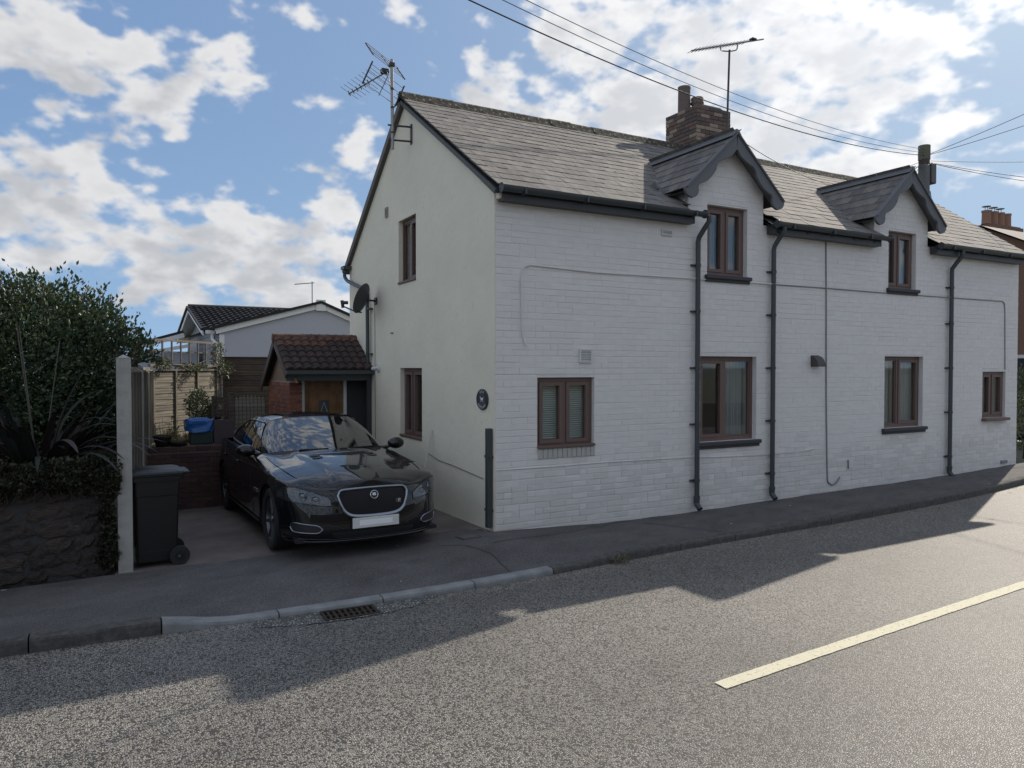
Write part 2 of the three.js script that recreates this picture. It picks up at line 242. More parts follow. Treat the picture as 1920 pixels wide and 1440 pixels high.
// driveway
const drvTex = tex(1024, 1024, (u, v) => { const k = .40 + .10 * tf(u, v, 4, 5, 3) + .03 * Math.sin(v * 2 * Math.PI * 60 + 5 * tn(u, v, 2, 4)) + (rnd() - .5) * .06; return [k * 1.06, k * .98, k * .93]; });
const drvBump = tex(1024, 1024, (u, v) => .5 + .3 * Math.sin(v * 2 * Math.PI * 60 + 5 * tn(u, v, 2, 4)) + .3 * tf(u, v, 10, 3, 2), false);
{
  const m = std({ map: rep(drvTex, .5), bumpMap: rep(drvBump, .5), bumpScale: .006, roughness: .88 });
  struct('driveway', sheet(-4.1, .2, 60, () => -6.6, x => propZ(x), 60, (x, z) => drvY(x, z) - .003), m, 'brushed pinkish concrete drive under the car');
  const edge = sheet(-.62, -.06, 10, x => -.30 , x => -.24, 2, (x, z) => drvY(x, z) + .006); struct('concrete_edging', edge, kerbMat, 'pale concrete edging strip by the drive');
  const seam = (pts) => { const P = []; for (let i = 0; i <= 30; i++) { const t = i / 30 * (pts.length - 1), k = Math.min(pts.length - 2, t | 0), x = lerp(pts[k][0], pts[k + 1][0], t - k) + .008 * n2(i * .5, 1), z = lerp(pts[k][1], pts[k + 1][1], t - k) + .008 * n2(i * .5, 7); P.push([x, z]); } return grid((u, v) => { const q = P[Math.round(v * 30)], r = P[Math.min(30, Math.round(v * 30) + 1)], p = P[Math.max(0, Math.round(v * 30) - 1)], dx = r[0] - p[0], dz = r[1] - p[1], l = Math.hypot(dx, dz), w = (u - .5) * (.012 + .006 * n2(v * 9, 3)), x = q[0] - dz / l * w, z = q[1] + dx / l * w; return [x, paveY(x, z) + .004, z]; }, 1, 30, true); };
  struct('tarmac_joint', [seam([[-.57, 1.42], [-.5, .9], [-.62, .45], [-.9, .3]]), seam([[1.9, .06], [2.2, .5], [2.6, 1.2]]), seam([[-.3, .5], [.7, .42], [1.9, .06]])], std({ color: lin(.035, .035, .036), roughness: .9 }), 'dark joint lines between tarmac patches in the pavement');
  // manhole cover
  const t = thing('access_cover', 'small square access cover in the pavement by the cottage corner', 'cover', [-.42, paveY(-.42, .12) + .004, .12], .1);
  mesh('plate', span(-.11, .11, -.02, .004, -.075, .075), std({ color: lin(.10, .10, .095), roughness: .8, bumpMap: bumpsFine, bumpScale: .003 }), t);
  mesh('frame', [span(-.13, .13, -.02, .001, -.095, -.08), span(-.13, .13, -.02, .001, .08, .095), span(-.13, -.115, -.02, .001, -.08, .08), span(.115, .13, -.02, .001, -.08, .08)], kerbDark, t);
}
// ---------- the white cottage ----------
const HX = 11.55, EY = 4.12, RY = 6.17, RZ = -3.1, BZ = -6.1, SL = (RY - EY) / (.16 - RZ);   // roof slope
const roofY = z => EY + (.16 - z) * SL;
const DC = [3.80, 7.87], DAY = 5.30, DSL = .92;                                       // dormer centres, apex, pitch
const OPEN = [[.59, 1.46, .93, 1.83], [3.30, 4.42, .88, 2.12], [7.45, 8.52, .92, 2.15], [10.36, 11.14, 1.0, 1.88], [3.42, 4.21, 3.29, 4.30], [7.52, 8.28, 3.31, 4.29]];
const house = thing('white_cottage', 'long white painted brick cottage with slate roof and two gabled dormers', 'house');
const whiteTex = tex(1024, 1024, (u, v) => { const s = tf(u, v, 5, 5, 5), d = tf(u, v, 26, 3, 8); let k = .885 + .035 * s + (rnd() - .5) * .02; if (d > .52) k -= .10 * (d - .45); return [k * .985, k * .992, k * 1.0]; });
const dirtTex = tex(1024, 1024, (u, v) => { const s = tf(u, v, 7, 5, 5), d = tf(u, v, 30, 4, 2); let k = .85 + .05 * s + (rnd() - .5) * .03; let r = k, g = k, b = k; const q = sstep(.08, .45, s * .7 + d * .75); r -= .20 * q; g -= .15 * q; b -= .24 * q; return [r, g, b]; });
const creamTex = tex(1024, 1024, (u, v) => { const s = tf(u, v, 4, 5, 3), d = tf(u, v, 18, 4, 1); let k = .875 + .035 * s + (rnd() - .5) * .015; const q = sstep(.3, .6, s * .5 + d * .7); k -= .07 * q; return [k, k * .995, k * .955]; });
const whiteA = std({ map: rep(whiteTex, .42), color: lin(1, .968, .915), roughness: .62, bumpMap: rep(bumpsFine, 2.2), bumpScale: .0035 });
const whiteB = std({ map: rep(whiteTex, .42), color: lin(.96, .97, .98), roughness: .68, bumpMap: rep(bumpsFine, 2.6), bumpScale: .004 });
const whiteD = std({ map: rep(whiteTex, .42), color: lin(.93, .90, .84), roughness: .7, bumpMap: rep(bumpsFine, 2.6), bumpScale: .005 });
const whiteC = std({ map: rep(whiteTex, .5), color: lin(.97, .935, .885), roughness: .75, bumpMap: rep(bumpsFine, 2.6), bumpScale: .005 });
const mortar = std({ map: rep(whiteTex, .5), color: lin(.93, .905, .86), roughness: .85, bumpMap: rep(bumps, 3), bumpScale: .006 });
const cream = std({ map: rep(creamTex, .33), color: lin(1, .965, .86), roughness: .8, bumpMap: rep(bumps, .8), bumpScale: .005 });
const black = std({ color: lin(.035, .04, .044), roughness: .45 });
const pipeMat = std({ color: lin(.045, .056, .06), roughness: .42, bumpMap: rep(bumps, 6), bumpScale: .001 });
const brown = std({ color: lin(.14, .09, .076), roughness: .5, bumpMap: rep(bumps, 4), bumpScale: .001 });
const leadMat = std({ color: lin(.15, .16, .175), roughness: .55, bumpMap: rep(bumps, 4), bumpScale: .006 });
{
  // front wall: core with openings, then the bricks
  const out = [[.272, -.5], [HX, -.5], [HX, EY - .02]];
  for (const c of [...DC].reverse()) out.push([c + .74, EY - .02], [c + .74, DAY - .74 * DSL - .05], [c, DAY - .05], [c - .74, DAY - .74 * DSL - .05], [c - .74, EY - .02]);
  out.push([.272, EY - .02]);
  const front = mesh('front_wall', uvm(T(ext(poly(out, OPEN.map(o => rect(...o))), .28), 0, 0, -.2835)), mortar, house);
  const bg = [0, 1, 2, 3].map(k => { // a brick: proud face with worn arrises
    const e = .012 + .006 * k, f = .05 + .03 * k, j = () => R(-.012, .012);
    const a = [[-.5, -.5], [.5, -.5], [.5, .5], [-.5, .5]], b = [[-.5 + e + j(), -.5 + f + j() * 2], [.5 - e + j(), -.5 + f + j() * 2], [.5 - e + j(), .5 - f + j() * 2], [-.5 + e + j(), .5 - f + j() * 2]];
    const p = [], ix = []; for (const q of a) p.push(...q, 0); for (const q of a) p.push(q[0] * .998, q[1] * .99, .9); for (const q of b) p.push(...q, 1);
    for (let s = 0; s < 2; s++) for (let i = 0; i < 4; i++) { const m = (i + 1) % 4, o = s * 4; ix.push(o + i, o + m, o + 4 + i, o + m, o + 4 + m, o + 4 + i); }
    ix.push(8, 9, 10, 8, 10, 11); let g = new THREE.BufferGeometry(); g.setAttribute('position', new THREE.Float32BufferAttribute(p, 3)); g.setIndex(ix); g = g.toNonIndexed(); g.computeVertexNormals(); return g; });
  // uv for bricks: a strip of the paint texture for each variant
  const bricks = bg.flatMap((g, k) => [0, 1, 2].map(o => uvm(g.clone(), .24, k * .31 + o * .17, o * .4)));
  const list = [], CH = .0768;
  for (let c = 0; c < 72; c++) {
    const y0 = -.36 + c * CH, y1 = y0 + CH, ym = (y0 + y1) / 2;
    let iv = [];
    if (y1 < EY - .03) iv.push([.0, HX]); else for (const d of DC) { const w = Math.min(.738, (DAY - .09 - y1) / DSL); if (w > .1) iv.push([d - w, d + w]); }
    for (const o of OPEN) if (y1 > o[2] + .012 && y0 < o[3] - .012) iv = iv.flatMap(([a, b]) => o[0] > a && o[1] < b ? [[a, o[0]], [o[1], b]] : [[a, b]]);
    for (const [a, b] of iv) {
      let x = a; const flem = c % 3 === 0; let k = 0; if (c % 2) { x -= .112; }
      while (x < b - .02) {
        let w = flem && k % 2 ? .112 : .224; k++; let xa = Math.max(x, a), xb = Math.min(x + w, b); if (b - xb < .05) xb = b; x = x + w; if (b - x < .05) x = b;
        if (xb - xa < .03) continue; if (xb < gx0(ym)) continue;
        const xm = (xa + xb) / 2; if (ym < gy(xm) - .12) continue;
        const low = sstep(.95, .45, ym + .25 * n2(xm * .9, 3)), patchy = sstep(-.15, .55, n2(xm * .5 + 3, ym * 1.1)), rough = Math.max(low, patchy * .4);
        const pr = .0012 + .0006 * R(-1, 1) + rough * R(.0006, .0042), bed = rnd() < .2 + .5 * rough ? R(.005, .0105) : R(-.001, .003), head = low > .4 && rnd() < .45 ? R(.002, .0055) : rnd() < .12 ? R(.002, .005) : R(-.003, .0005);
        list.push({ g: bricks[(rnd() * bricks.length) | 0], m: rnd() < low * .75 ? (rnd() < .5 ? whiteC : whiteD) : whiteA, p: [xm, ym + .005 * n2(xm * .45, c * .37), -.016], r: [R(-.010, .010) * rough, R(-.003, .003) * rough, R(-.007, .007) * rough], s: [xb - xa - head, CH - bed, .016 + pr] });
      }
    }
  }
  function gx0() { return -.5; }
  pieces(front, 'brick', 'brickwork', list, 300);
  // gable wall, smooth render
  const gw = [[2.37, 3.30, .86, 1.95], [2.60, 3.36, 3.29, 4.30]];               // window openings as distance back from the front
  const gs = poly([[.006, -.5], [-BZ, -.5], [-BZ, 3.93], [-RZ, RY - .06], [.006, EY - .06]], gw.map(o => rect(...o)));
  const gg = ext(gs, .28); gg.applyMatrix4(new THREE.Matrix4().makeBasis(V3(0, 0, -1), V3(0, 1, 0), V3(1, 0, 0))); gg.translate(-.012, 0, 0);
  const gable = mesh('gable_wall', uvm(gg), cream, house);
  // wall end and back, skewed far end
  mesh('back_wall', uvm(span(.27, 13.4, -.5, 3.9, BZ, BZ + .25)), cream, house);
  const e = ext(poly([[0, -.5], [6.55, -.5], [6.55, 3.9], [3.4, RY - .1], [0, EY - .05]]), .25); e.applyMatrix4(new THREE.Matrix4().makeBasis(V3(.39, 0, -.92), V3(0, 1, 0), V3(-.92, 0, -.39))); e.translate(HX + .002, 0, -.02);
  mesh('end_wall', uvm(e), whiteB, house);
  // roof deck, open where the dormers break the eaves
  const deckMat = std({ color: lin(.03, .03, .03), roughness: .9 });
  const slope = (x0, x1, z0, z1, sk) => grid((u, v) => { const z = lerp(z0, z1, v); return [lerp(x0, x1 + (sk ? .42 * (.16 - z) : 0), u), roofY(z) - .03, z]; }, 1, 1);
  const bsl = (RY - 3.86) / (RZ - (BZ - .2));
  const back = grid((u, v) => [lerp(-.06, 13.1 + 1.4 * v, u), RY - .03 - (RY - 3.86) * v, lerp(RZ, BZ - .2, v)], 1, 1, true);
  const deck = [slope(-.055, 3.05, .16, -.28), slope(4.56, 7.11, .16, -.28), slope(8.63, HX + .05, .16, -.28, 1), slope(-.055, HX + .05, -.28, RZ, 1), back];
  const under = deck.map(g => g.clone().translate(0, -.05, 0));
  const roof = mesh('roof', [...deck, ...under], deckMat, house);
  // slates
  const slateTex = tex(512, 512, (u, v) => { const k = .44 + .10 * tf(u, v, 4, 5, 9) + (rnd() - .5) * .06, l = tf(u, v, 14, 3, 12); let r = k * 1.03, g = k, b = k * .96; if (l > .5) { r += .07; g += .08; b += .04; } return [r, g, b]; });
  const sm = [[1, 1, 1], [.84, .83, .83], [1.12, 1.1, 1.06], [.72, .73, .76]].map(c => std({ map: slateTex, color: lin(...c.map(q => q * .92)), roughness: .86, bumpMap: rep(bumps, 1.5), bumpScale: .006 }));
  const sg = [0, 1, 2, 3].map(k => { const g = new THREE.BoxGeometry(1, 1, 1); const p = g.attributes.position; for (let i = 0; i < 24; i++) if (p.getZ(i) > 0) { p.setZ(i, p.getZ(i) + (p.getX(i) > 0 ? 1 : -1) * .012 * (k - 1.5)); } const uv = g.attributes.uv; for (let i = 0; i < 24; i++) uv.setXY(i, uv.getX(i) * .5 + k * .23, uv.getY(i) * .5 + k * .37); return g; });
  const ang = Math.atan(SL);
  function slateList(o) { // o: fn(x, t) -> keep; rows
    const L = [];
    for (let c = 0; c < o.rows; c++) { let x = o.x0(c) - (c % 2 ? .13 : 0) - .02 * rnd(); const end = o.x1(c);
      while (x < end - .03) { const w0 = o.w || .262, xa = Math.max(x, o.x0(c)), xb = Math.min(x + w0, end); x += w0; if (xb - xa < .04) continue; const q = o.at((xa + xb) / 2, c); if (!q) continue;
        L.push({ g: sg[(rnd() * 4) | 0], m: sm[rnd() < .55 ? 0 : rnd() < .4 ? 1 : rnd() < .6 ? 2 : 3], p: q.p, r: [q.a + R(-.008, .01), R(-.008, .008), R(-.014, .014)], s: [xb - xa - .006, .012, o.len * R(.985, 1.02)], ...q.x }); } }
    return L;
  }
  const EXPO = .226, rows = Math.ceil((Math.hypot(.16 - RZ, RY - EY) - .06) / EXPO);
  const dir = V3(0, Math.sin(ang), -Math.cos(ang));
  pieces(roof, 'slate', 'slating', slateList({ rows, len: .48, w: .30, x0: () => -.075, x1: c => HX + .06 + .42 * c * EXPO * Math.cos(ang), at: (x, c) => {
    const s = c * EXPO + .23, y = EY + dir.y * s, z = .19 + dir.z * s;   // centre of a .40 slate whose foot shows
    for (const d of DC) { const a = Math.abs(x - d); if (a < .73 && z > -.5 && y < DAY) return null; if (a < .95 && y < DAY - DSL * a - .10 && z > -1.9 && a < .78) return null; }
    if (x > 5.62 && x < 6.66 && z < -2.6) return null;
    const sag = -.015 * Math.sin(clamp(x / 5.5) * Math.PI) * Math.sin(clamp(s / 3.8) * Math.PI);
    return { p: [x, y + .012 + sag, z + .006], a: ang - .028 };
  } }), 300);
  // moss clumps on the slates
  const mossG = mergeVertices(new THREE.IcosahedronGeometry(1, 1).deleteAttribute('uv').deleteAttribute('normal')); { const p = mossG.attributes.position; for (let i = 0; i < p.count; i++) { const k = 1 + .35 * n3(p.getX(i) * 2, p.getY(i) * 2, p.getZ(i) * 2); p.setXYZ(i, p.getX(i) * k, p.getY(i) * k, p.getZ(i) * k); } mossG.computeVertexNormals(); }
  const mossMat = std({ color: lin(.035, .034, .025), roughness: 1, bumpMap: bumpsFine, bumpScale: .01 });
  const N = 650, moss = new THREE.InstancedMesh(mossG, mossMat, N); moss.name = 'moss'; moss.userData.kind = 'stuff'; moss.castShadow = moss.receiveShadow = true;
  for (let i = 0; i < N; i++) { let x, s; do { x = R(0, 12.2); s = R(.1, 3.75); } while (n2(x * .6, s * .9) + R(-.6, .6) < .0 || DC.some(d => Math.abs(x - d) < .8 && s < 2.2)); dummy.position.set(x, EY + dir.y * (Math.round(s / EXPO) * EXPO - .01) + .012, .17 + dir.z * (Math.round(s / EXPO) * EXPO - .01)); dummy.rotation.set(ang, R(0, 6), 0); const k = R(.010, .034); dummy.scale.set(k * R(1, 1.8), k * .55, k); dummy.updateMatrix(); moss.setMatrixAt(i, dummy.matrix); }
  roof.add(moss);
  // ridge tiles
  const ridgeTex = tex(256, 256, (u, v) => { const k = .26 + .16 * tf(u, v, 6, 5, 4), l = tf(u, v, 16, 3, 2); return l > .3 ? [.52, .5, .42] : [k * 1.05, k, k * .85]; });
  const ridgeMat = std({ map: ridgeTex, roughness: .95, bumpMap: rep(bumps, 2), bumpScale: .012 });
  const rg = ext((() => { const s = new THREE.Shape(); s.moveTo(-.13, -.09); s.lineTo(-.055, .015); s.quadraticCurveTo(0, .075, .055, .015); s.lineTo(.13, -.09); s.lineTo(.105, -.09); s.lineTo(0, .0); s.lineTo(-.105, -.09); s.closePath(); return s; })(), .44, .004, 5); rg.rotateY(Math.PI / 2); 
  for (let x = -.08, i = 0; x < 13.0; x += .452, i++) { if (x > 5.35 && x < 6.5) continue; const m = mesh('ridge_tile', rg, ridgeMat, roof); m.scale.set(1, 1.25, 1.25); m.position.set(x, RY + .055 + .008 * n2(x, 3), RZ); m.rotation.z = R(-.012, .012); }
  // verge and barge along the gable
  const vergeMat = std({ color: lin(.08, .085, .088), roughness: .6, bumpMap: rep(bumps, 3), bumpScale: .004 });
  mesh('verge_board', beam([-.045, EY - .055, .13], [-.045, RY - .055, RZ], .06, .055), vergeMat, house);
  mesh('verge_board', beam([-.045, 3.82, BZ - .16], [-.045, RY - .075, RZ - .02], .075, .11), std({ color: lin(.12, .11, .10), roughness: .7, bumpMap: rep(bumps, 3), bumpScale: .004 }), house);
  mesh('eaves_corbel', [rbox(.1, .1, .11, .02, .045, EY - .085, .06), rbox(.1, .05, .16, .02, .045, EY - .03, .08)], cream, house);
  // end verge
  mesh('verge_board', beam([HX + .07, EY - .05, .16], [HX + .07 + .42 * 3.26, RY - .05, RZ], .05, .06), vergeMat, house);
  // gutters and fascia
  const gut = (x0, x1) => { const s = new THREE.Shape(); s.absarc(0, 0, .062, Math.PI, 2 * Math.PI, false); s.lineTo(.052, 0); s.absarc(0, 0, .052, 2 * Math.PI, Math.PI, true); s.closePath(); const g = ext(s, x1 - x0, 0, 10); g.rotateY(Math.PI / 2); return T(g, x0, EY - .012, .215); };
  for (const [a, b] of [[-.03, 3.17], [4.60, 7.25], [8.66, HX + .1]]) { const f = mesh('fascia_board', span(Math.max(a, .03), Math.min(b, HX) - (b === 3.17 ? .12 : .13), EY - .16, EY - .02, .02, .15), black, house); const q = mesh('gutter', gut(a, b), pipeMat, house); mesh('end_cap', [bar([b - .004, EY - .03, .215], [b + .006, EY - .03, .215], .062, 14), bar([a - .006, EY - .03, .215], [a + .004, EY - .03, .215], .062, 14)], pipeMat, q); for (let x = a + .3; x < b - .1; x += .9) mesh('bracket', [span(x - .012, x + .012, EY - .085, EY - .01, .14, .285)], pipeMat, q); }
  mesh('rafter_feet', [4.8, 5.35, 5.9, 6.45, 6.95].map(x => beam([x, EY - .13, .145], [x, EY - .02, -.03], .05, .08)), black, house).name = 'rafter_foot';
  // downpipes
  const pipe = (x, ytop, zb, foot, xo = 0) => { const y0 = gy(x) + foot, q = mesh('downpipe', [tube([[x + xo, EY - .05, .215], [x + xo, ytop - .02, .215], [x + xo * .5, ytop - .14, .13], [x, ytop - .25, zb], [x, ytop - .4, zb], [x, y0 + .2, zb]], .036, 12, 60, .1), bar([x, y0 + .2, zb], [x, y0, zb], .036, 12)], pipeMat, house);
    mesh('shoe', [tube([[x, y0 + .12, zb], [x, y0 + .03, zb], [x, y0 - .04 , zb + .07]], .042, 12, 10), bar([x, y0 + .09, zb], [x, y0 + .14, zb], .046, 12)], pipeMat, q);
    for (const y of [.35, 1.15, 1.95, 2.75, 3.4]) mesh('bracket', [span(x - .09, x + .05, y - .012, y + .012, -.005, .04), bar([x, y - .02, zb], [x, y + .02, zb], .043, 12)], pipeMat, q); };
  pipe(3.19, 4.02, .065, .09, .06); pipe(4.70, 4.02, .065, .08, .05); pipe(9.24, 3.98, .065, .03, .06);
  // rear downpipe against the gable
  const rp = mesh('downpipe', [tube([[-.12, 3.86, -6.06], [-.12, 3.70, -6.06], [-.1, 3.60, -5.9], [-.075, 3.36, -4.97], [-.07, 3.22, -4.85], [-.07, 3.0, -4.82], [-.07, 1.9, -4.8]], .034, 12, 60, .2)], pipeMat, house);
  mesh('hopper', [span(-.17, .0, 3.84, 3.90, -6.16, -5.95), bar([-.12, 3.9, -6.06], [-.12, 3.78, -6.06], .05, 12)], pipeMat, rp);
  for (const y of [2.2, 3.0]) mesh('bracket', span(-.09, -.005, y - .012, y + .012, -4.84, -4.68), pipeMat, rp);
  // old cut-off pipe at the corner
  const cp = mesh('pipe_stub', rbox(.07, 1.22, .07, .008, -.055, .60, -.075), pipeMat, house);
  for (const y of [.2, .86]) mesh('bracket', [span(-.07, -.005, y - .014, y + .014, -.17, -.03), bar([-.05, y, -.15], [-.05, y + .03, -.15], .012, 6)], pipeMat, cp);
}
// windows
const glass = phys({ color: lin(.86, .9, .9), roughness: .02, transmission: 1, thickness: 0, ior: 1.62 });
mesh('floor_slab', [span(.28, 11.4, -.3, -.05, BZ + .26, -.29), span(.28, 11.4, 2.32, 2.5, BZ + .26, -.29)], std({ color: lin(.3, .22, .15), roughness: .8 }), house);
mesh('partition', [span(2.2, 2.3, -.05, 2.3, BZ + .26, -.29), span(6.2, 6.3, -.05, 2.3, BZ + .26, -.29), span(9.6, 9.7, -.05, 2.3, BZ + .26, -.29), span(.3, 11.3, -.05, 2.3, -3.4, -3.3), span(6.2, 6.3, 2.52, 4.0, BZ + .26, -.4), span(.3, 11.3, 2.52, 4.0, -3.4, -3.3)], std({ color: lin(.5, .47, .42), roughness: .9 }), house);
const cloth = c => std({ color: lin(...c), roughness: .95, side: THREE.DoubleSide });
function windowUnit(x, y, z, turn, w, h, o) { // x,y: left bottom corner of the opening seen from outside; frame plane at z
  const q = group('window', house); q.position.set(x, y, z); q.rotation.y = turn; const f = .055, m = o.mat || brown;
  const st = o.stile ?? .05;
  mesh('frame', [span(0, w, h - f, h, -.03, .04), span(0, w, 0, f, -.03, .04), span(0, f, f, h - f, -.03, .04), span(w - f, w, f, h - f, -.03, .04), ...(o.mullion || []).map(k => span(w * k - .026, w * k + .026, f, h - f, -.028, .042))], m, q);
  const edges = [0, ...(o.mullion || []), 1];
  for (let i = 0; i + 1 < edges.length; i++) { const a = i ? w * edges[i] + .026 : f, b = i + 2 < edges.length ? w * edges[i + 1] - .026 : w - f; const fixed = o.fixed?.includes(i); const s = fixed ? .022 : st;
    mesh('casement', [span(a + .003, b - .003, h - f - s, h - f - .003, -.015, fixed ? .03 : .055), span(a + .003, b - .003, f + .003, f + s, -.015, fixed ? .03 : .055), span(a + .003, a + s, f + s, h - f - s, -.015, fixed ? .03 : .055), span(b - s, b - .003, f + s, h - f - s, -.015, fixed ? .03 : .055)], m, q);
    mesh('pane', span(a + s, b - s, f + s, h - f - s, .004, .012), glass, q);
    if (o.slats) { const L = []; for (let yy = f + s; yy < h - f - s; yy += .028) { const g = new THREE.BoxGeometry(b - a - 2 * s + .05, .002, .026); g.rotateX(.75); L.push(T(g, (a + b) / 2, yy + .014, -.05)); } mesh('blind', L, cloth([.7, .7, .65]), q); }
    if (o.curtain) for (const [c0, c1] of o.curtain[i] || []) { const xa = lerp(a, b, c0), xb = lerp(a, b, c1); mesh('curtain', grid((u, v) => [lerp(xa, xb, u), lerp(f, h - f, v), -.11 + .018 * Math.sin(u * (xb - xa) * 95) + .008 * Math.sin(u * 17)], 60, 4), cloth(o.tone || [.42, .40, .36]), q); } }
  if (o.sill) mesh('sill', [rbox(w + o.sill * 2, .055, .17 + (o.deep || 0), .012, w / 2, -.028, .10 + (o.deep || 0) / 2), ...(o.thick ? [rbox(w + o.sill * 2 - .02, .05, .12, .01, w / 2, -.075, .09)] : [])], o.sillMat || m, q);
  if (!o.sill) mesh('sill', rbox(w - .004, .035, .12, .008, w / 2, .018, .075), m, q);
  return q;
}
windowUnit(.59, .93, -.10, 0, .87, .90, { mullion: [.5], slats: 1 });
windowUnit(3.30, .88, -.12, 0, 1.12, 1.24, { mullion: [.47], fixed: [1], curtain: { 1: [[.1, 1]], 0: [[0, .25]] }, sill: .06, thick: 1, mat: brown, sillMat: std({ color: lin(.05, .05, .055), roughness: .7 }), tone: [.36, .36, .36] });
windowUnit(7.45, .92, -.12, 0, 1.07, 1.23, { mullion: [.42], fixed: [0], curtain: { 0: [[.5, 1]], 1: [[0, 1]] }, sill: .07, thick: 1, sillMat: std({ color: lin(.05, .05, .055), roughness: .7 }), tone: [.42, .4, .4] });
windowUnit(10.36, 1.0, -.09, 0, .78, .88, { mullion: [.45], curtain: { 1: [[0, 1]] }, sill: .02, tone: [.5, .48, .48] });
windowUnit(3.42, 3.29, -.12, 0, .79, 1.01, { mullion: [.5], curtain: { 0: [[0, 1]], 1: [[0, 1]] }, sill: .05, thick: 1, sillMat: std({ color: lin(.05, .05, .055), roughness: .7 }), tone: [.4, .4, .39] });
windowUnit(7.52, 3.31, -.12, 0, .76, .98, { mullion: [.42], curtain: { 0: [[.1, 1]], 1: [[0, 1]] }, sill: .05, thick: 1, sillMat: std({ color: lin(.05, .05, .055), roughness: .7 }), tone: [.62, .61, .58] });
windowUnit(.10, .86, -3.30, -Math.PI / 2, .93, 1.09, { mullion: [.45], curtain: { 0: [[0, .5]] }, tone: [.3, .3, .3] });
windowUnit(.10, 3.29, -3.36, -Math.PI / 2, .76, 1.01, { mullion: [.5], fixed: [0], curtain: { 0: [[.25, 1]], 1: [[0, 1]] }, tone: [.62, .62, .6], mat: std({ color: lin(.10, .055, .042), roughness: .5 }) });
// dormers
{
  const dl = Math.hypot(1, DSL), bargeMat = std({ color: lin(.12, .125, .135), roughness: .6, bumpMap: rep(bumps, 3), bumpScale: .004 });
  DC.forEach((c, k) => {
    const zf = .17, W = .93;
    const zr = x => -(DAY - DSL * Math.abs(x) - EY) / SL + .16;       // where the dormer slope meets the main roof
    const deck = [-1, 1].flatMap(s => { const f = (dy) => grid((u, v) => { const x = s * W * u, y = DAY - DSL * W * u; return [c + x, y + dy, lerp(zf, Math.min(zr(x) - .1, zf - .05), v)]; }, 6, 1, s < 0); return [f(-.02), f(-.055)]; });
    const roof = mesh('dormer_roof', deck, std({ color: lin(.04, .04, .042), roughness: .85 }), house);
    const st = house.getObjectByName('roof').children.find(m => m.name === 'slate');
    const L = []; const mats = [...new Set(house.getObjectByName('roof').children.filter(m => m.name === 'slate').map(m => m.material))];
    for (const s of [-1, 1]) for (let r = 0; r < 6; r++) { const t = r * .215 + .16, xx = s * (W - t / dl + .02), yy = DAY - DSL * Math.abs(xx) + .008; let z = zf + .02; const zend = zr(xx) - .05; let first = r % 2 ? .13 : .25;
      while (z > zend + .02) { const w = Math.min(first, z - zend); first = .25; const q = new THREE.Quaternion().setFromEuler(new THREE.Euler(0, 0, -s * (Math.atan(DSL) - .03) + R(-.01, .01))); L.push({ g: st.geometry, m: mats[(rnd() * mats.length) | 0], p: [c + xx, yy, z - w / 2], q, s: [.34, .0085, w - .006] }); z -= w; } }
    pieces(roof, 'slate', 'slating', L, 300);
    const rt = house.getObjectByName('roof').children.find(m => m.name === 'ridge_tile');
    for (let z = zf + .02; z > -1.75; z -= .45) { const m = mesh('ridge_tile', rt.geometry, leadMat, roof); m.rotation.y = Math.PI / 2; m.scale.set(1, .8, .8); m.position.set(c, DAY + .035, z); }
    if (!k) mesh('lead_flashing', [beam([c - .95, 4.50, -.45], [c - .95, 4.62, -.52], .03, .14), beam([c - .97, 4.43, -.3], [c - .78, 4.45, -.05], .02, .10)], leadMat, roof);
    // cheeks
    for (const s of [-1, 1]) mesh('dormer_cheek', ext(poly([[0, EY - .1], [.9, EY + .9 * SL - .12], [.9, DAY - DSL * .76], [0, DAY - DSL * .76 - .02]]), .03).applyMatrix4(new THREE.Matrix4().makeBasis(V3(0, 0, -1), V3(0, 1, 0), V3(1, 0, 0))).translate(c + s * .745 - .015, 0, -.29), std({ color: lin(.09, .1, .105), roughness: .7 }), house);
    // scalloped bargeboards
    for (const s of [-1, 1]) {
      const sh = new THREE.Shape(), P = (d, n) => [s * (d / dl) - s * n * DSL / dl * -1 * -1, -d * DSL / dl - n / dl]; // d down the slope, n below it
      const len = W * dl, pt = (d, n) => { const [x, y] = [s * (d / dl - n * DSL / dl), -(d * DSL / dl + n / dl)]; return [x, y]; };
      sh.moveTo(...pt(-.0, -.02)); sh.lineTo(...pt(len + .03, -.02));
      sh.quadraticCurveTo(...pt(len + .1, .06), ...pt(len + .02, .16)); sh.quadraticCurveTo(...pt(len - .07, .22), ...pt(len - .14, .15));
      sh.quadraticCurveTo(...pt(len - .16, .10), ...pt(len - .22, .10)); sh.quadraticCurveTo(...pt(len - .40, .19), ...pt(len - .60, .13)); sh.quadraticCurveTo(...pt(len - .66, .07), ...pt(len - .75, .09)); sh.quadraticCurveTo(...pt(.3, .19), ...pt(.17, .15)); sh.lineTo(...pt(.145, .155));
      sh.lineTo(s * .0, -.23); sh.closePath();
      const b = mesh('bargeboard', T(ext(sh, .03, .006, 10), c, DAY - .005, zf - .01), bargeMat, roof);
      mesh('capping', beam([c, DAY + .012, zf + .015], [c + s * (W + .02), DAY - DSL * W - .008, zf + .015], .07, .022), bargeMat, b);
    }
    mesh('soffit', [-1, 1].map(s => grid((u, v) => [c + s * W * u, DAY - DSL * W * u - .06, lerp(.005, zf, v)], 2, 1, s > 0)), bargeMat, roof);
  });
}
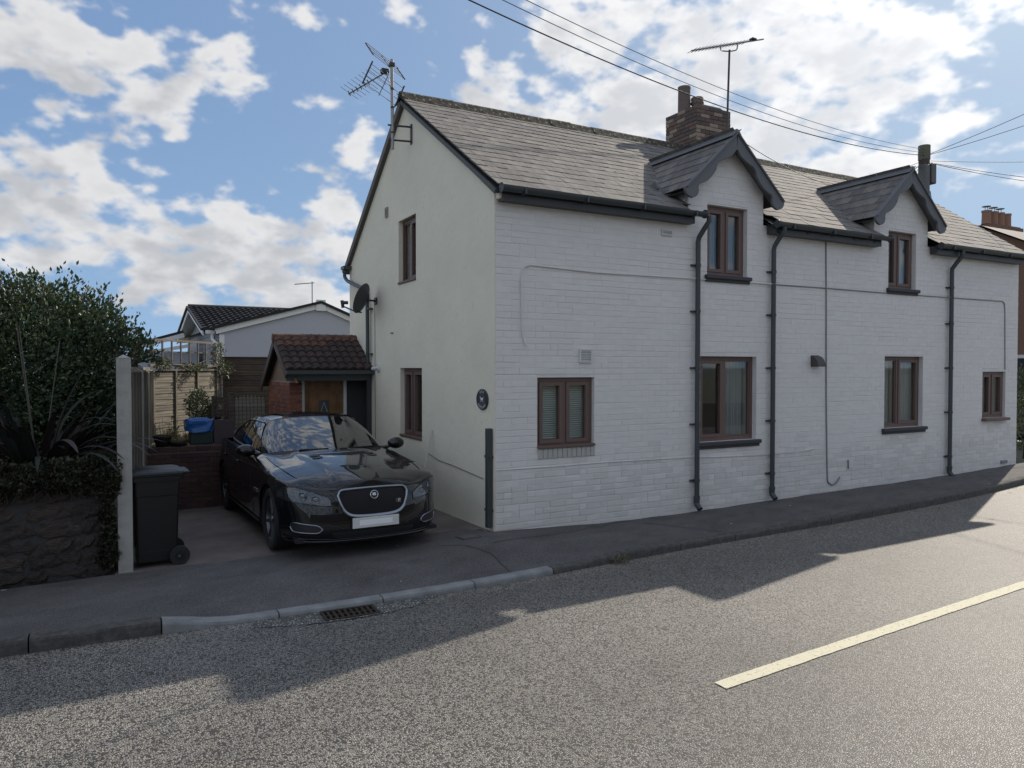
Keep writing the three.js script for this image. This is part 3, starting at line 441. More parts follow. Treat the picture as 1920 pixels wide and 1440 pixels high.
// chimney
const brickTones = [[.13, .095, .08], [.16, .11, .09], [.11, .085, .075], [.23, .15, .11]].map(c => std({ color: lin(...c), roughness: .9, bumpMap: rep(bumpsFine, 1), bumpScale: .004 }));
const brickBox = new RoundedBoxGeometry(1, 1, 1, 1, .03);
function brickFace(list, o, ux, w, h, mats, opts = {}) { // bricks over a w x h face starting at o along ux (unit), y up; face normal n
  const CH = opts.ch || .075, BL = opts.bl || .225, dep = opts.dep || .06, n = opts.n, yaw = Math.atan2(-ux[2], ux[0]);
  const rows = Math.round(h / CH);
  for (let r = 0; r < rows; r++) { let x = r % 2 ? -BL / 2 : 0; while (x < w - .01) { const a = Math.max(0, x), b = Math.min(w, x + BL); x += BL; if (b - a < .03) continue; const m = (a + b) / 2, y = (r + .5) * CH; if (opts.skip && opts.skip(m, y)) continue; const pr = R(-.003, .004); list.push({ g: brickBox, m: mats[(rnd() * mats.length) | 0], p: [o[0] + ux[0] * m + n[0] * (pr - dep / 2), o[1] + y, o[2] + ux[2] * m + n[2] * (pr - dep / 2)], r: [0, yaw, 0], s: [b - a - .009, CH - .009, dep] }); } }
}
{
  const ch = mesh('chimney', uvm(span(5.715, 6.565, 5.2, 6.93, -3.585, -2.735)), std({ color: lin(.15, .13, .115), roughness: 1, bumpMap: rep(bumps, 3), bumpScale: .01 }), house), L = [];
  const mats = [...brickTones.slice(0, 3), std({ color: lin(.28, .22, .17), roughness: .9 })];
  brickFace(L, [5.7, 5.45, -2.72], [1, 0, 0], .88, 1.49, mats, { n: [0, 0, 1] });
  brickFace(L, [5.7, 5.45, -3.6], [0, 0, 1], .88, 1.49, mats, { n: [-1, 0, 0] });
  brickFace(L, [6.58, 5.45, -2.72], [0, 0, -1], .88, 1.49, mats, { n: [1, 0, 0] });
  pieces(ch, 'brick', 'brickwork', L, 300);
  mesh('flaunching', uvm(ext(poly([[-.4, 0], [.4, 0], [.22, .07], [-.22, .07]]), .76).translate(6.14, 6.93, -3.54)), mortar.clone(), ch).material.color = lin(.25, .25, .25);
  const lathe = (pts, x, z) => T(new THREE.LatheGeometry(pts.map(p => new THREE.Vector2(...p)), 24), x, 6.95, z);
  const pot = std({ color: lin(.15, .115, .10), roughness: .85, bumpMap: rep(bumps, 2), bumpScale: .004 });
  mesh('chimney_pot', lathe([[.135, 0], [.135, .05], [.125, .06], [.12, .50], [.128, .52], [.128, .56], [.10, .56], [.098, .1]], 5.95, -3.34), pot, ch);
  mesh('chimney_pot', lathe([[.14, 0], [.14, .04], [.115, .08], [.105, .20], [.13, .22], [.13, .25], [.115, .27], [.125, .31], [.118, .34], [.09, .34], [.09, .1]], 6.16, -3.2), pot, ch);
  mesh('lead_flashing', [beam([5.68, 5.98, -2.70], [6.60, 5.98, -2.70], .02, .14)], leadMat, ch);
}
// small fittings on the walls
{
  const wc = std({ color: lin(.62, .63, .62), roughness: .6 }), vent = (x, y, w, h, n) => { const q = group('air_vent', house); q.position.set(x, y, .006); mesh('vent_frame', [span(0, w, h - .018, h, 0, .022), span(0, w, 0, .018, 0, .022), span(0, .018, .018, h - .018, 0, .022), span(w - .018, w, .018, h - .018, 0, .022)], wc, q); for (let i = 0; i < n; i++) { const g = new THREE.BoxGeometry(w - .036, .004, .03); g.rotateX(.6); mesh('slat', T(g, w / 2, .018 + (i + .5) * (h - .036) / n, .008), wc, q); } mesh('back_plate', span(.01, w - .01, .01, h - .01, -.004, .001), std({ color: lin(.55, .56, .55), roughness: .8 }), q); return q; };
  vent(1.215, 2.02, .195, .175, 5);
  const v2 = vent(2.57, 3.78, .19, .085, 2);
  // cowl
  mesh('vent_cowl', [grid((u, v) => { const a = v * Math.PI / 2; return [lerp(5.61, 5.79, u), 1.97 + .17 * Math.cos(a) * 1, .01 + .13 * Math.sin(a)]; }, 4, 8, true), span(5.61, 5.79, 1.97, 2.15, -.004, .012), ext(poly([[0, 1.97], [.135, 1.97], [.12, 2.06], [.06, 2.12], [0, 2.145]]), .004).rotateY(-Math.PI / 2).translate(5.612, 0, .008).scale(1, 1, 1)], std({ color: lin(.07, .06, .06), roughness: .6 }), house);
  // gable air brick
  const q = group('air_vent', house); q.position.set(-.014, 4.47, -3.97); q.rotation.y = -Math.PI / 2; mesh('vent_frame', span(0, .12, 0, .16, 0, .02), std({ color: lin(.28, .26, .2), roughness: .8 }), q); for (let i = 0; i < 2; i++) mesh('slot', span(.025 + i * .045, .05 + i * .045, .03, .13, .012, .022), black, q);
  // surface cables painted over
  const cw = std({ color: lin(.66, .66, .64), roughness: .6 }), cg = std({ color: lin(.22, .23, .24), roughness: .6 });
  mesh('wall_cable', [tube([[.42, 2.22, .008], [.385, 2.29, .012], [.365, 2.4, .014], [.355, 2.8, .014], [.35, 3.1, .014], [.39, 3.2, .014], [.5, 3.23, .014], [1.5, 3.20, .014], [3.1, 3.215, .014], [3.19, 3.22, .10], [3.28, 3.215, .014], [4.6, 3.22, .014], [4.7, 3.22, .1], [4.8, 3.22, .014]], .0095, 6, 160, .1)], cw, house);
  mesh('wall_cable', [tube([[4.8, 3.22, .012], [6, 3.225, .012], [7.5, 3.22, .012], [9.1, 3.225, .012], [9.24, 3.225, .09], [9.4, 3.225, .012], [10.95, 3.23, .012], [11.05, 3.2, .012], [11.07, 3.0, .012], [11.1, 1.92, .012]], .009, 6, 120, .1)], cg, house);
  mesh('wall_cable', tube([[5.93, 4.02, .012], [5.95, 3, .012], [5.97, 1.5, .012], [6.0, .5, .012], [6.02, .12, .012], [6.12, .06, .02], [6.22, .09, .03], [6.3, .17, .02]], .011, 6, 80, .1), cg, house);
  mesh('wall_cable', [tube([[.02, .70, .010], [.8, .695, .010], [1.6, .70, .010], [2.3, .69, .010], [3.1, .68, .010], [3.6, .655, .010], [4.6, .63, .010], [5.4, .64, .012], [5.7, .665, .012]], .006, 5, 80, .1)], cw, house);
  mesh('wall_cable', tube([[-.02, .56, -.3], [-.024, .62, -1.2], [-.024, .64, -1.7], [-.024, .7, -2.1]], .006, 5, 30), std({ color: lin(.2, .2, .19), roughness: .8 }), house);
  mesh('wall_cable', [tube([[-.03, 3.1, -4.56], [-.022, 2.8, -4.55], [-.022, 1.2, -4.55], [-.022, .3, -4.55]], .004, 5, 30)], black, house);
  mesh('wall_bracket', span(5.15 + 1.36, 6.52, .3, .44, .0, .03), cg, house); mesh('wall_bracket', span(6.53, 6.65, .3, .42, .0, .016), cw, house);
  mesh('wall_bracket', [span(-.03, -.01, 2.52, 2.535, -3.72, -3.62)], std({ color: lin(.12, .11, .1) }), house);
  mesh('tap_box', [span(11.0, 11.2, 0.1, .16, 0, .03)], cg, house).name = 'meter_cover';
  // brick sill course below the small window
  const sm = std({ map: rep(dirtTex, .9), color: lin(.72, .72, .68), roughness: .9, bumpMap: bumpsFine, bumpScale: .004 });
  for (let i = 0; i < 12; i++) mesh('sill_brick', rbox(.066, .12, .03, .006, .60 + i * .0725 + .033, .862, .002), sm, house);
}
// ---------- yard walls and fences ----------
const woodTex = tex(512, 512, (u, v) => { const g = tn(u, v * 1, 3, 2); const k = .50 + .10 * Math.sin((v * 46 + 3.2 * tf(u, v, 2, 3, 5)) * 2) * .35 + .14 * tf(u, v, 5, 4, 7) + (rnd() - .5) * .05; return [k * 1.0, k * .965, k * .90]; });
const woodBump = tex(512, 512, (u, v) => .5 + .25 * Math.sin((v * 46 + 3.2 * tf(u, v, 2, 3, 5)) * 2) + .3 * tf(u, v, 9, 3, 7), false);
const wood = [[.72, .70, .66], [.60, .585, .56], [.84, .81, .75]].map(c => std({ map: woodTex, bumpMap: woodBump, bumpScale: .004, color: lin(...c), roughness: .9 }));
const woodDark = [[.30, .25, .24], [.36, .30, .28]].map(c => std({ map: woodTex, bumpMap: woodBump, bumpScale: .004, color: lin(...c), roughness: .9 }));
const concTex = tex(256, 256, (u, v) => { const k = .62 + .1 * tf(u, v, 4, 5, 2) + (rnd() - .5) * .05, s = tf(u, v, 12, 3, 9); return s > .5 ? [k * .6, k * .6, k * .55] : [k, k * .99, k * .95]; });
const conc = std({ map: rep(concTex, 1.5), roughness: .9, bumpMap: rep(bumpsFine, 2), bumpScale: .003 });
const boardG = [0, 1, 2].map(k => { const g = new THREE.BoxGeometry(1, 1, 1, 4, 1, 1), p = g.attributes.position, uv = g.attributes.uv; for (let i = 0; i < p.count; i++) if (p.getY(i) < 0) p.setY(i, p.getY(i) + .09 * n2(p.getX(i) * 3 + k * 9, k)); for (let i = 0; i < p.count; i++) uv.setXY(i, uv.getX(i) * .8 + k * .3, uv.getY(i) * .16 + k * .29); g.computeVertexNormals(); return g; });
// slotted concrete fence post
function postGeo(h) { const s = poly([[-.0625, -.055], [.0625, -.055], [.0625, .055], [.036, .055], [.030, .028], [-.030, .028], [-.036, .055], [-.0625, .055]]); const g = ext(s, h, .004); g.rotateX(-Math.PI / 2); return g; }
function post(x, z, h, turn, label, y = drvY(x, z) - .05) { const t = thing('fence_post', label, 'fence post', [x, y, z], turn, 'concrete fence posts'); const m = mesh('shaft', uvm(postGeo(h)), conc, t); mesh('cap', uvm(new THREE.ConeGeometry(.088, .035, 4).rotateY(Math.PI / 4).translate(0, h + .021, 0)), conc, t); return t; }
post(-4.005, -.47, 2.22, 0, 'tall pale concrete gate post at the front end of the fence');
const fx = z => -3.965 + (-.5 - z) * .0835;                         // the line of the side fence
function lapPanel(name, label, a, b, y0, y1, mats, battens, opts = {}) { // overlapping horizontal boards between two plan points
  const A = V3(a[0], 0, a[1]), B = V3(b[0], 0, b[1]), L = A.distanceTo(B), turn = Math.atan2(-(B.z - A.z), B.x - A.x);
  const t = thing(name, label, 'fence', [a[0], y0, a[1]], turn, opts.group);
  const step = opts.step || .098; for (let y = 0, i = 0; y < y1 - y0 - .03; y += step, i++) { const m = mesh('board', boardG[i % 3], mats[(rnd() * mats.length) | 0], t); m.position.set(L / 2, y + step * .58, 0); m.scale.set(L - .01, step * 1.22, .011); m.rotation.set(-.085 + R(-.01, .01), 0, R(-.004, .004)); }
  for (const q of battens) { const m = mesh('batten', boardG[1], mats[0], t); m.position.set(L * q, (y1 - y0) / 2, .028); m.rotation.z = Math.PI / 2; m.scale.set(y1 - y0, .042, .026); }
  { const m = mesh('top_rail', boardG[0], mats[0], t); m.position.set(L / 2, y1 - y0 + .012, .005); m.scale.set(L, .022, .06); }
  return t;
}
{
  const lbl = ['weathered lap fence panel beside the wheelie bin', 'weathered lap fence panel above the low brick wall', 'sunlit lap fence panel at the back of the side fence'];
  const zs = [-.56, -2.36, -4.16, -5.96];
  for (let i = 0; i < 3; i++) { lapPanel('lap_fence', lbl[i], [fx(zs[i] - .05), zs[i] - .06], [fx(zs[i + 1]), zs[i + 1] + .02], .08, 1.9, wood, [.02, .34, .66, .98], { group: 'side fence panels' }).rotation.y; if (i < 2) post(fx(zs[i + 1]) + .0, zs[i + 1] - .02, 2.1, Math.PI / 2, i ? 'concrete fence post behind the low brick wall' : 'concrete fence post halfway along the drive'); }
  // angled panel that faces the sun, with trellis over it
  const b0 = [-3.50, -6.04], b1 = [-2.10, -8.02];
  lapPanel('lap_fence', 'sunlit grey lap fence panel below the trellis', b0, b1, .6, 1.90, [wood[2], wood[0]], [.02, .30, .60, .90], { step: .1 });
  const L = Math.hypot(b1[0] - b0[0], b1[1] - b0[1]), turn = Math.atan2(-(b1[1] - b0[1]), b1[0] - b0[0]);
  const t = thing('trellis', 'weathered wooden trellis on top of the sunlit fence', 'trellis', [b0[0], 1.94, b0[1]], turn);
  const put = (x, y, w, h, d, z, name, m = wood[1]) => { const q = mesh(name, boardG[1], m, t); q.position.set(x, y, z); q.scale.set(w, h, d); };
  put(L / 2, .055, L + .06, .045, .05, .0, 'rail', wood[2]); put(L / 2, .50, L + .06, .035, .03, .0, 'rail', wood[2]); put(L / 2, .30, L, .02, .02, -.024, 'rail');
  for (let i = 0; i < 9; i++) { const q = mesh('slat', boardG[i % 3], wood[1], t); q.position.set(.05 + i * (L - .1) / 8, .28, .012); q.rotation.z = Math.PI / 2; q.scale.set(.42, .03, .022); }
  // shaded fence behind the gate
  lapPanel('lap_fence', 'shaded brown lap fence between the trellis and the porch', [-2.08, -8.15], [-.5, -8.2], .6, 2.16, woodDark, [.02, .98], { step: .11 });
  // slatted side panel and picket gate
  const s = thing('slatted_panel', 'short panel of four horizontal planks left of the picket gate', 'fence', [-2.56, .62, -5.42]);
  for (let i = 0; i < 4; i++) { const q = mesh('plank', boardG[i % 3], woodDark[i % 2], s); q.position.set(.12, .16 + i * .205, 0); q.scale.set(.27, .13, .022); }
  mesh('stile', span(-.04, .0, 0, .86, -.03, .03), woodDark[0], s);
  const g = thing('picket_gate', 'weathered picket gate between the drive and the porch', 'gate', [-2.29, .45, -5.4]);
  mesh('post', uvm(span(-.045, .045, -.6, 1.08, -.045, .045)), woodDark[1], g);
  for (let i = 0; i < 8; i++) { const sh = poly([[-.026, 0], [.026, 0], [.026, .97 + .02 * Math.sin(i * .5)], [0, 1.02 + .02 * Math.sin(i * .5)], [-.026, .97 + .02 * Math.sin(i * .5)]]); mesh('picket', T(uvm(ext(sh, .018)), .085 + i * .062, 0, .012), wood[0], g); }
  for (const y of [.2, .78]) mesh('rail', span(.045, .56, y, y + .06, -.02, .010), wood[1], g);
}
// low brick wall in front of the raised bed
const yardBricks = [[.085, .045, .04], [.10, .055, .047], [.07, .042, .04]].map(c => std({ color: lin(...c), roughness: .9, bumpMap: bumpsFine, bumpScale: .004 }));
{
  const zw = -4.02, x0 = -3.67, x1 = -1.42, y0 = -.22, top = .77;
  const t = thing('low_brick_wall', 'low dark red brick wall at the back of the drive', 'wall', [0, 0, 0]);
  mesh('mortar_core', uvm(span(x0 + .01, x1 - .01, y0, top - .005, zw - .21, zw - .012)), std({ color: lin(.15, .14, .13), roughness: 1, bumpMap: rep(bumps, 3), bumpScale: .006 }), t);
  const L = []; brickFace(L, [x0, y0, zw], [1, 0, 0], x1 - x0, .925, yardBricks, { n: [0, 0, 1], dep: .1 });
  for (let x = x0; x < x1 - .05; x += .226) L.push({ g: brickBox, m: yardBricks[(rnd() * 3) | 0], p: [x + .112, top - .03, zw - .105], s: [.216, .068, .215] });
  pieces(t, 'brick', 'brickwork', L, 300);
  struct('garden_bed', uvm(sheet(-3.66, -1.2, 20, () => -9, () => zw - .2, 20, (x, z) => .70 + .03 * n2(x * 3, z * 3))), std({ color: lin(.09, .075, .05), roughness: 1, bumpMap: rep(bumps, 2), bumpScale: .04 }), 'raised garden bed behind the low brick wall');
}
// left garden wall of rough stone
const stoneG = [0, 1, 2, 3, 4, 5].map(k => { const g = mergeVertices(new THREE.BoxGeometry(1, 1, 1, 4, 3, 2).deleteAttribute('uv').deleteAttribute('normal')), p = g.attributes.position; for (let i = 0; i < p.count; i++) { let x = p.getX(i), y = p.getY(i), z = p.getZ(i); const l = Math.pow(Math.pow(Math.abs(x * 2), 5) + Math.pow(Math.abs(y * 2), 5) + Math.pow(Math.abs(z * 2), 5), .2); const q = 1 / Math.max(.6, l) * .98 + .20 * n3(x * 2.2 + k * 5, y * 2.2, z * 2.2); p.setXYZ(i, x * q, y * q, z * q); } g.computeVertexNormals(); const n = toCreasedNormals(g, .5); return uvm(n, .7, k * .2, k * .13); });
{
  const stoneTex = tex(512, 512, (u, v) => { const k = .36 + .12 * tf(u, v, 5, 5, 1) + (rnd() - .5) * .08, l = tf(u, v, 11, 3, 4); return l > .55 ? [.5, .5, .44] : [k * 1.06, k * .97, k * .90]; });
  const ms = [[.40, .375, .38], [.32, .31, .31], [.48, .45, .43]].map(c => std({ map: stoneTex, color: lin(...c), roughness: .95, bumpMap: rep(bumps, 1.4), bumpScale: .02 }));
  const t = thing('stone_wall', 'low rubble stone garden wall under the ivy', 'wall');
  mesh('mortar_core', uvm(span(-9, -4.10, -.5, .74, -.80, -.50)), std({ color: lin(.05, .047, .045), roughness: 1, bumpMap: rep(bumps, 2.5), bumpScale: .02 }), t);
  const L = []; let y = -.30; while (y < .72) { const h = R(.10, .2); let x = -7.6 + R(0, .2); while (x < -4.12) { const w = Math.min(R(.16, .46), -4.10 - x); if (w > .06) L.push({ g: stoneG[(rnd() * 6) | 0], m: ms[(rnd() * 3) | 0], p: [x + w / 2, y + h / 2 + R(-.01, .01), -.575 + R(-.012, .012)], r: [R(-.05, .05), R(-.06, .06), R(-.07, .07)], s: [w + .006, h + .008, .2] }); x += w; } y += h; }
  pieces(t, 'stone', 'stonework', L, 300);
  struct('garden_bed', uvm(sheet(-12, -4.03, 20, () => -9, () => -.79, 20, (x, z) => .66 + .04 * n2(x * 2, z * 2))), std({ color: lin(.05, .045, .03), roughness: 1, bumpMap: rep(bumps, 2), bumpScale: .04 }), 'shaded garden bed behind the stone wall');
}
// ---------- plants ----------
const leafGeo = (w, l, fold = .25) => { const g = new THREE.BufferGeometry(); const p = [0, 0, 0, w * .5, .1 * w, l * .45, 0, -.0, l, -w * .5, .1 * w, l * .45, 0, -fold * w, l * .5]; g.setAttribute('position', new THREE.Float32BufferAttribute(p, 3)); g.setAttribute('uv', new THREE.Float32BufferAttribute([.5, 0, 1, .5, .5, 1, 0, .5, .5, .5], 2)); g.setIndex([0, 1, 4, 1, 2, 4, 2, 3, 4, 3, 0, 4]); g.computeVertexNormals(); return g; };
const leafMat = (c, t = .3) => phys({ color: lin(...c), roughness: .55, transmission: t, thickness: 0, side: THREE.DoubleSide });
function leaves(parent, name, geo, mat, pts, colors) { // pts: [x,y,z,scale,(nx,ny,nz)]
  const m = new THREE.InstancedMesh(geo, mat, pts.length), up = V3(0, 0, 1), d = V3(0, 0, 0), c = new THREE.Color();
  pts.forEach((q, i) => { dummy.position.set(q[0], q[1], q[2]); d.set(q[4] + R(-.8, .8), q[5] + R(-.7, .7), q[6] + R(-.8, .8)).normalize(); dummy.quaternion.setFromUnitVectors(up, d); dummy.rotateZ(R(0, 6.28)); dummy.scale.setScalar(q[3]); dummy.updateMatrix(); m.setMatrixAt(i, dummy.matrix); const k = colors[(rnd() * colors.length) | 0], v = R(.75, 1.25); c.setRGB(k[0] * v, k[1] * v, k[2] * v); m.setColorAt(i, c); });
  m.name = name; m.castShadow = m.receiveShadow = true; m.userData.kind = 'stuff'; parent.add(m); return m;
}
function bushPts(lobes, n, s0, s1, shell = .35, clip) { const out = [], vol = lobes.map(l => l[3] * l[4] * l[5]), tot = vol.reduce((a, b) => a + b, 0);
  lobes.forEach((l, k) => { const cnt = n * vol[k] / tot; for (let i = 0; i < cnt; i++) { const a = R(0, 6.283), z = R(-1, 1), q = Math.sqrt(1 - z * z), dx = q * Math.cos(a), dy = z, dz = q * Math.sin(a); const bump = 1 + .22 * n3(dx * 2.3 + l[0], dy * 2.3 + l[1], dz * 2.3) + .14 * n3(dx * 6 + l[0], dy * 6, dz * 6 + l[2]); const r = bump * (1 - shell * Math.pow(rnd(), 1.6)); const x = l[0] + dx * l[3] * r, y = l[1] + dy * l[4] * r, zz = l[2] + dz * l[5] * r; if (clip && clip(x, y, zz)) continue; if (n3(x * 5.5, y * 5.5, zz * 5.5) < -.42) continue; out.push([x, y, zz, R(s0, s1), dx, dy + .3, dz]); } });
  return out; }
{
  const hedge = thing('garden_hedge', 'tall dense dark green hedge in the left garden behind the stone wall', 'hedge', [0, .6, 0]);
  const lobes = [[-5.4, 1.35, -2.3, 1.1, 1.1, .9], [-4.75, 1.35, -2.6, .75, 1.12, .85], [-4.25, 1.25, -2.5, .50, .98, .7], [-3.95, 1.15, -2.9, .40, .85, .6], [-6.7, 1.3, -2.4, 1.1, 1.15, .9], [-4.9, 1.9, -2.4, .6, .45, .6], [-4.35, 1.9, -2.7, .35, .45, .5], [-5.6, 1.95, -2.5, .6, .4, .6], [-3.72, 1.35, -3.0, .22, .5, .4], [-4.7, .5, -2.2, 1.1, .7, .6], [-5.6, .6, -1.9, 1.0, .9, .5], [-4.35, .75, -2.0, .4, .8, .4], [-5.0, 1.1, -1.8, .7, .9, .45], [-6.5, .7, -2, .9, .9, .5]];
  const pts = bushPts(lobes, 90000, .75, 1.5, .5, (x, y, z) => x > fx(z) - .06 && y < 1.42);
  leaves(hedge, 'foliage', leafGeo(.028, .05), leafMat([1, 1, 1], .32), pts, [[.05, .09, .036], [.075, .115, .042], [.038, .07, .036], [.095, .13, .05]]);
  // shoots standing out of the top
  const shoots = []; for (let i = 0; i < 80; i++) { const x = R(-6, -3.75), z = R(-3.2, -1.9), h = R(.16, .48), y = 1.75 + .55 * n2(x * 1.2, 4) * .4 - Math.max(0, x + 4.3) * .85; const lx = R(-.1, .14), lz = R(-.1, .1); shoots.push([x, y, z, lx, h, lz]); }
  const sp = []; for (const s of shoots) for (let k = 0; k < 26; k++) { const t = Math.pow(k / 26, .8); sp.push([s[0] + s[3] * t * t + R(-.02, .02), s[1] + (s[4] + .35) * t - .2, s[2] + s[5] * t + R(-.02, .02), R(.6, 1.1), R(-.6, .6), .5, R(-.6, .6)]); }
  leaves(hedge, 'shoot_leaves', leafGeo(.026, .05), leafMat([1, 1, 1], .35), sp, [[.07, .11, .04], [.10, .14, .055], [.15, .075, .05], [.06, .095, .04]]);
  mesh('branches', shoots.map(s => tube([[s[0], s[1] - .4, s[2]], [s[0] + s[3] * .3, s[1] + s[4] * .4, s[2]], [s[0] + s[3], s[1] + s[4] + .12, s[2] + s[5]]], .004, 4, 5)).concat(Array.from({ length: 26 }, () => { const x = R(-6.5, -3.9), z = R(-3, -2); return bar([x, -.1, z], [x + R(-.3, .3), R(1, 1.7), z + R(-.3, .3)], .025, 6, .008); })), std({ color: lin(.05, .04, .03), roughness: .9 }), hedge);
}
{ // sword-leaved plant in front of the hedge
  const t = thing('flax_plant', 'large clump of dark sword shaped leaves behind the ivy', 'plant', [-4.78, .68, -1.15]);
  const geos = [0, 1, 2, 3, 4, 5].map(k => grid((u, v) => { const l = 1, w = .028 * Math.pow(Math.sin(Math.PI * (.12 + .86 * v)), .6) * (v > .97 ? .4 : 1), bend = (.10 + .09 * k) * Math.pow(v, 2.2 + .25 * k); const x = (u - .5) * 2 * w; return [x, l * (v - .45 * bend * v), bend + Math.abs(x) * .5]; }, 2, 14));
  const mats = [[.018, .026, .02], [.028, .018, .018], [.03, .03, .022], [.014, .022, .019], [.04, .026, .02]].map(c => phys({ color: lin(...c), roughness: .62, side: THREE.DoubleSide }));
  for (let i = 0; i < 96; i++) { const a = R(0, 6.283), tilt = Math.pow(rnd(), .8) * .8, m = mesh('leaf', geos[(rnd() * 6) | 0], mats[(rnd() * 5) | 0], t); const L = R(.9, 1.55) * (1 - .12 * tilt); m.scale.set(R(.9, 1.7), L, L); m.rotation.set(tilt, a, 0, 'YXZ'); m.position.set(Math.sin(a) * .10 * rnd(), -.05, Math.cos(a) * .10 * rnd()); }
  // old dried leaf stub and upright sheaf
  const dry = std({ color: lin(.10, .09, .075), roughness: .8, side: THREE.DoubleSide });
  
  for (let i = 0; i < 3; i++) { const q = mesh('flower_stalk', bar([0, 0, 0], [R(-.2, .25), R(1.3, 1.75), R(-.1, .2)], .008, 5, .005), dry, t); }
}
{ // ivy over the wall head
  const t = thing('ivy', 'small leaved ivy spilling over the top of the stone wall', 'ivy', [0, 0, 0]);
  const pts = []; for (let i = 0; i < 15000; i++) { const x = R(-7.2, -4.04), u = rnd(); const top = 1.02 + .05 * n2(x * 2, 1), bot = .70 + .07 * n2(x * 3.1, 6) - Math.max(0, .12 - Math.abs(x + 4.2)) * 1.2; const y = lerp(bot, top, Math.pow(u, .8)); const bulge = .13 * Math.sin(clamp((y - bot) / (top - bot)) * Math.PI * .85 + .25) + .05 * n3(x * 5, y * 6, 2); const top2 = rnd() < .35; pts.push(top2 ? [x, top - .02 + .05 * n3(x * 4, 3, i), R(-1.0, -.45), R(.6, 1.2), 0, 1, .2] : [x, y, -.52 + bulge + R(-.03, .03), R(.6, 1.2), 0, .35, 1]); }
  for (let i = 0; i < 2200; i++) { const y = R(-.05, .85), w = .08 + .05 * n2(y * 5, 2); pts.push([-4.15 + R(-w, w * .7), y, -.47 + .07 * rnd() + .03 * n2(y * 8, 4), R(.7, 1.4), 0, .2, 1]); }
  leaves(t, 'foliage', leafGeo(.042, .044, .15), leafMat([1, 1, 1], .2), pts, [[.035, .045, .022], [.05, .055, .028], [.028, .04, .02], [.075, .065, .035]]);
  mesh('stems', Array.from({ length: 40 }, () => { const x = R(-6.5, -4.06); return tube([[x, 1, -.5], [x + R(-.1, .1), .85, -.4], [x + R(-.15, .15), .66, -.43]], .004, 4, 6); }), std({ color: lin(.06, .045, .03), roughness: .9 }), t);
}
{ // shrub and climber by the sunlit fence
  const t = thing('garden_shrub', 'small bushy shrub growing against the sunlit fence', 'shrub', [0, .68, 0]);
  leaves(t, 'foliage', leafGeo(.03, .05), leafMat([1, 1, 1], .35), bushPts([[-2.74, .62, -6.2, .2, .28, .2], [-2.6, .34, -5.9, .24, .32, .22], [-2.5, .1, -5.5, .28, .2, .25]], 5200, .6, 1.1, .6), [[.05, .08, .03], [.035, .06, .03], [.08, .11, .045]]);
  mesh('branches', Array.from({ length: 9 }, () => bar([-2.6 + R(-.1, .1), -.02, -5.9], [-2.65 + R(-.25, .25), R(.4, .85), -6.05 + R(-.2, .2)], .009, 5, .004)), std({ color: lin(.07, .05, .035), roughness: .9 }), t);
  const c = thing('climbing_plant', 'pale green climber hanging over the end of the trellis', 'climber', [0, 1.9, 0]);
  leaves(c, 'foliage', leafGeo(.03, .045), leafMat([1, 1, 1], .45), bushPts([[-2.2, .30, -7.85, .14, .30, .12], [-2.12, .02, -7.9, .24, .15, .15], [-2.75, .06, -7.05, .28, .07, .35], [-3.3, .12, -6.3, .16, .12, .2]], 3600, .5, 1.0, .7), [[.10, .13, .05], [.07, .10, .04], [.16, .16, .07]]);
  mesh('stems', [tube([[-2.1, -1.2, -7.8], [-2.15, -.3, -7.85], [-2.2, .3, -7.85], [-2.7, .1, -7.1], [-3.35, .12, -6.2]], .008, 5, 24)], std({ color: lin(.09, .06, .04), roughness: .9 }), c);
  const w = thing('dry_weeds', 'dry yellowish weeds between the pot and the blue lined box', 'weeds', [0, .7, 0]);
  leaves(w, 'foliage', leafGeo(.012, .07), leafMat([1, 1, 1], .4), bushPts([[-3.3, .1, -4.9, .14, .14, .2], [-3.22, .24, -5.0, .08, .22, .12], [-3.0, .05, -5.3, .3, .08, .3]], 1500, .6, 1.3, .8), [[.22, .20, .07], [.14, .16, .05], [.3, .24, .12]]);
  mesh('stems', Array.from({ length: 16 }, () => { const x = -3.28 + R(-.12, .12), z = -4.95 + R(-.12, .12); return bar([x, -.02, z], [x + R(-.1, .1), R(.2, .5), z + R(-.08, .08)], .003, 4, .002); }), std({ color: lin(.2, .15, .09), roughness: .9 }), w);
}
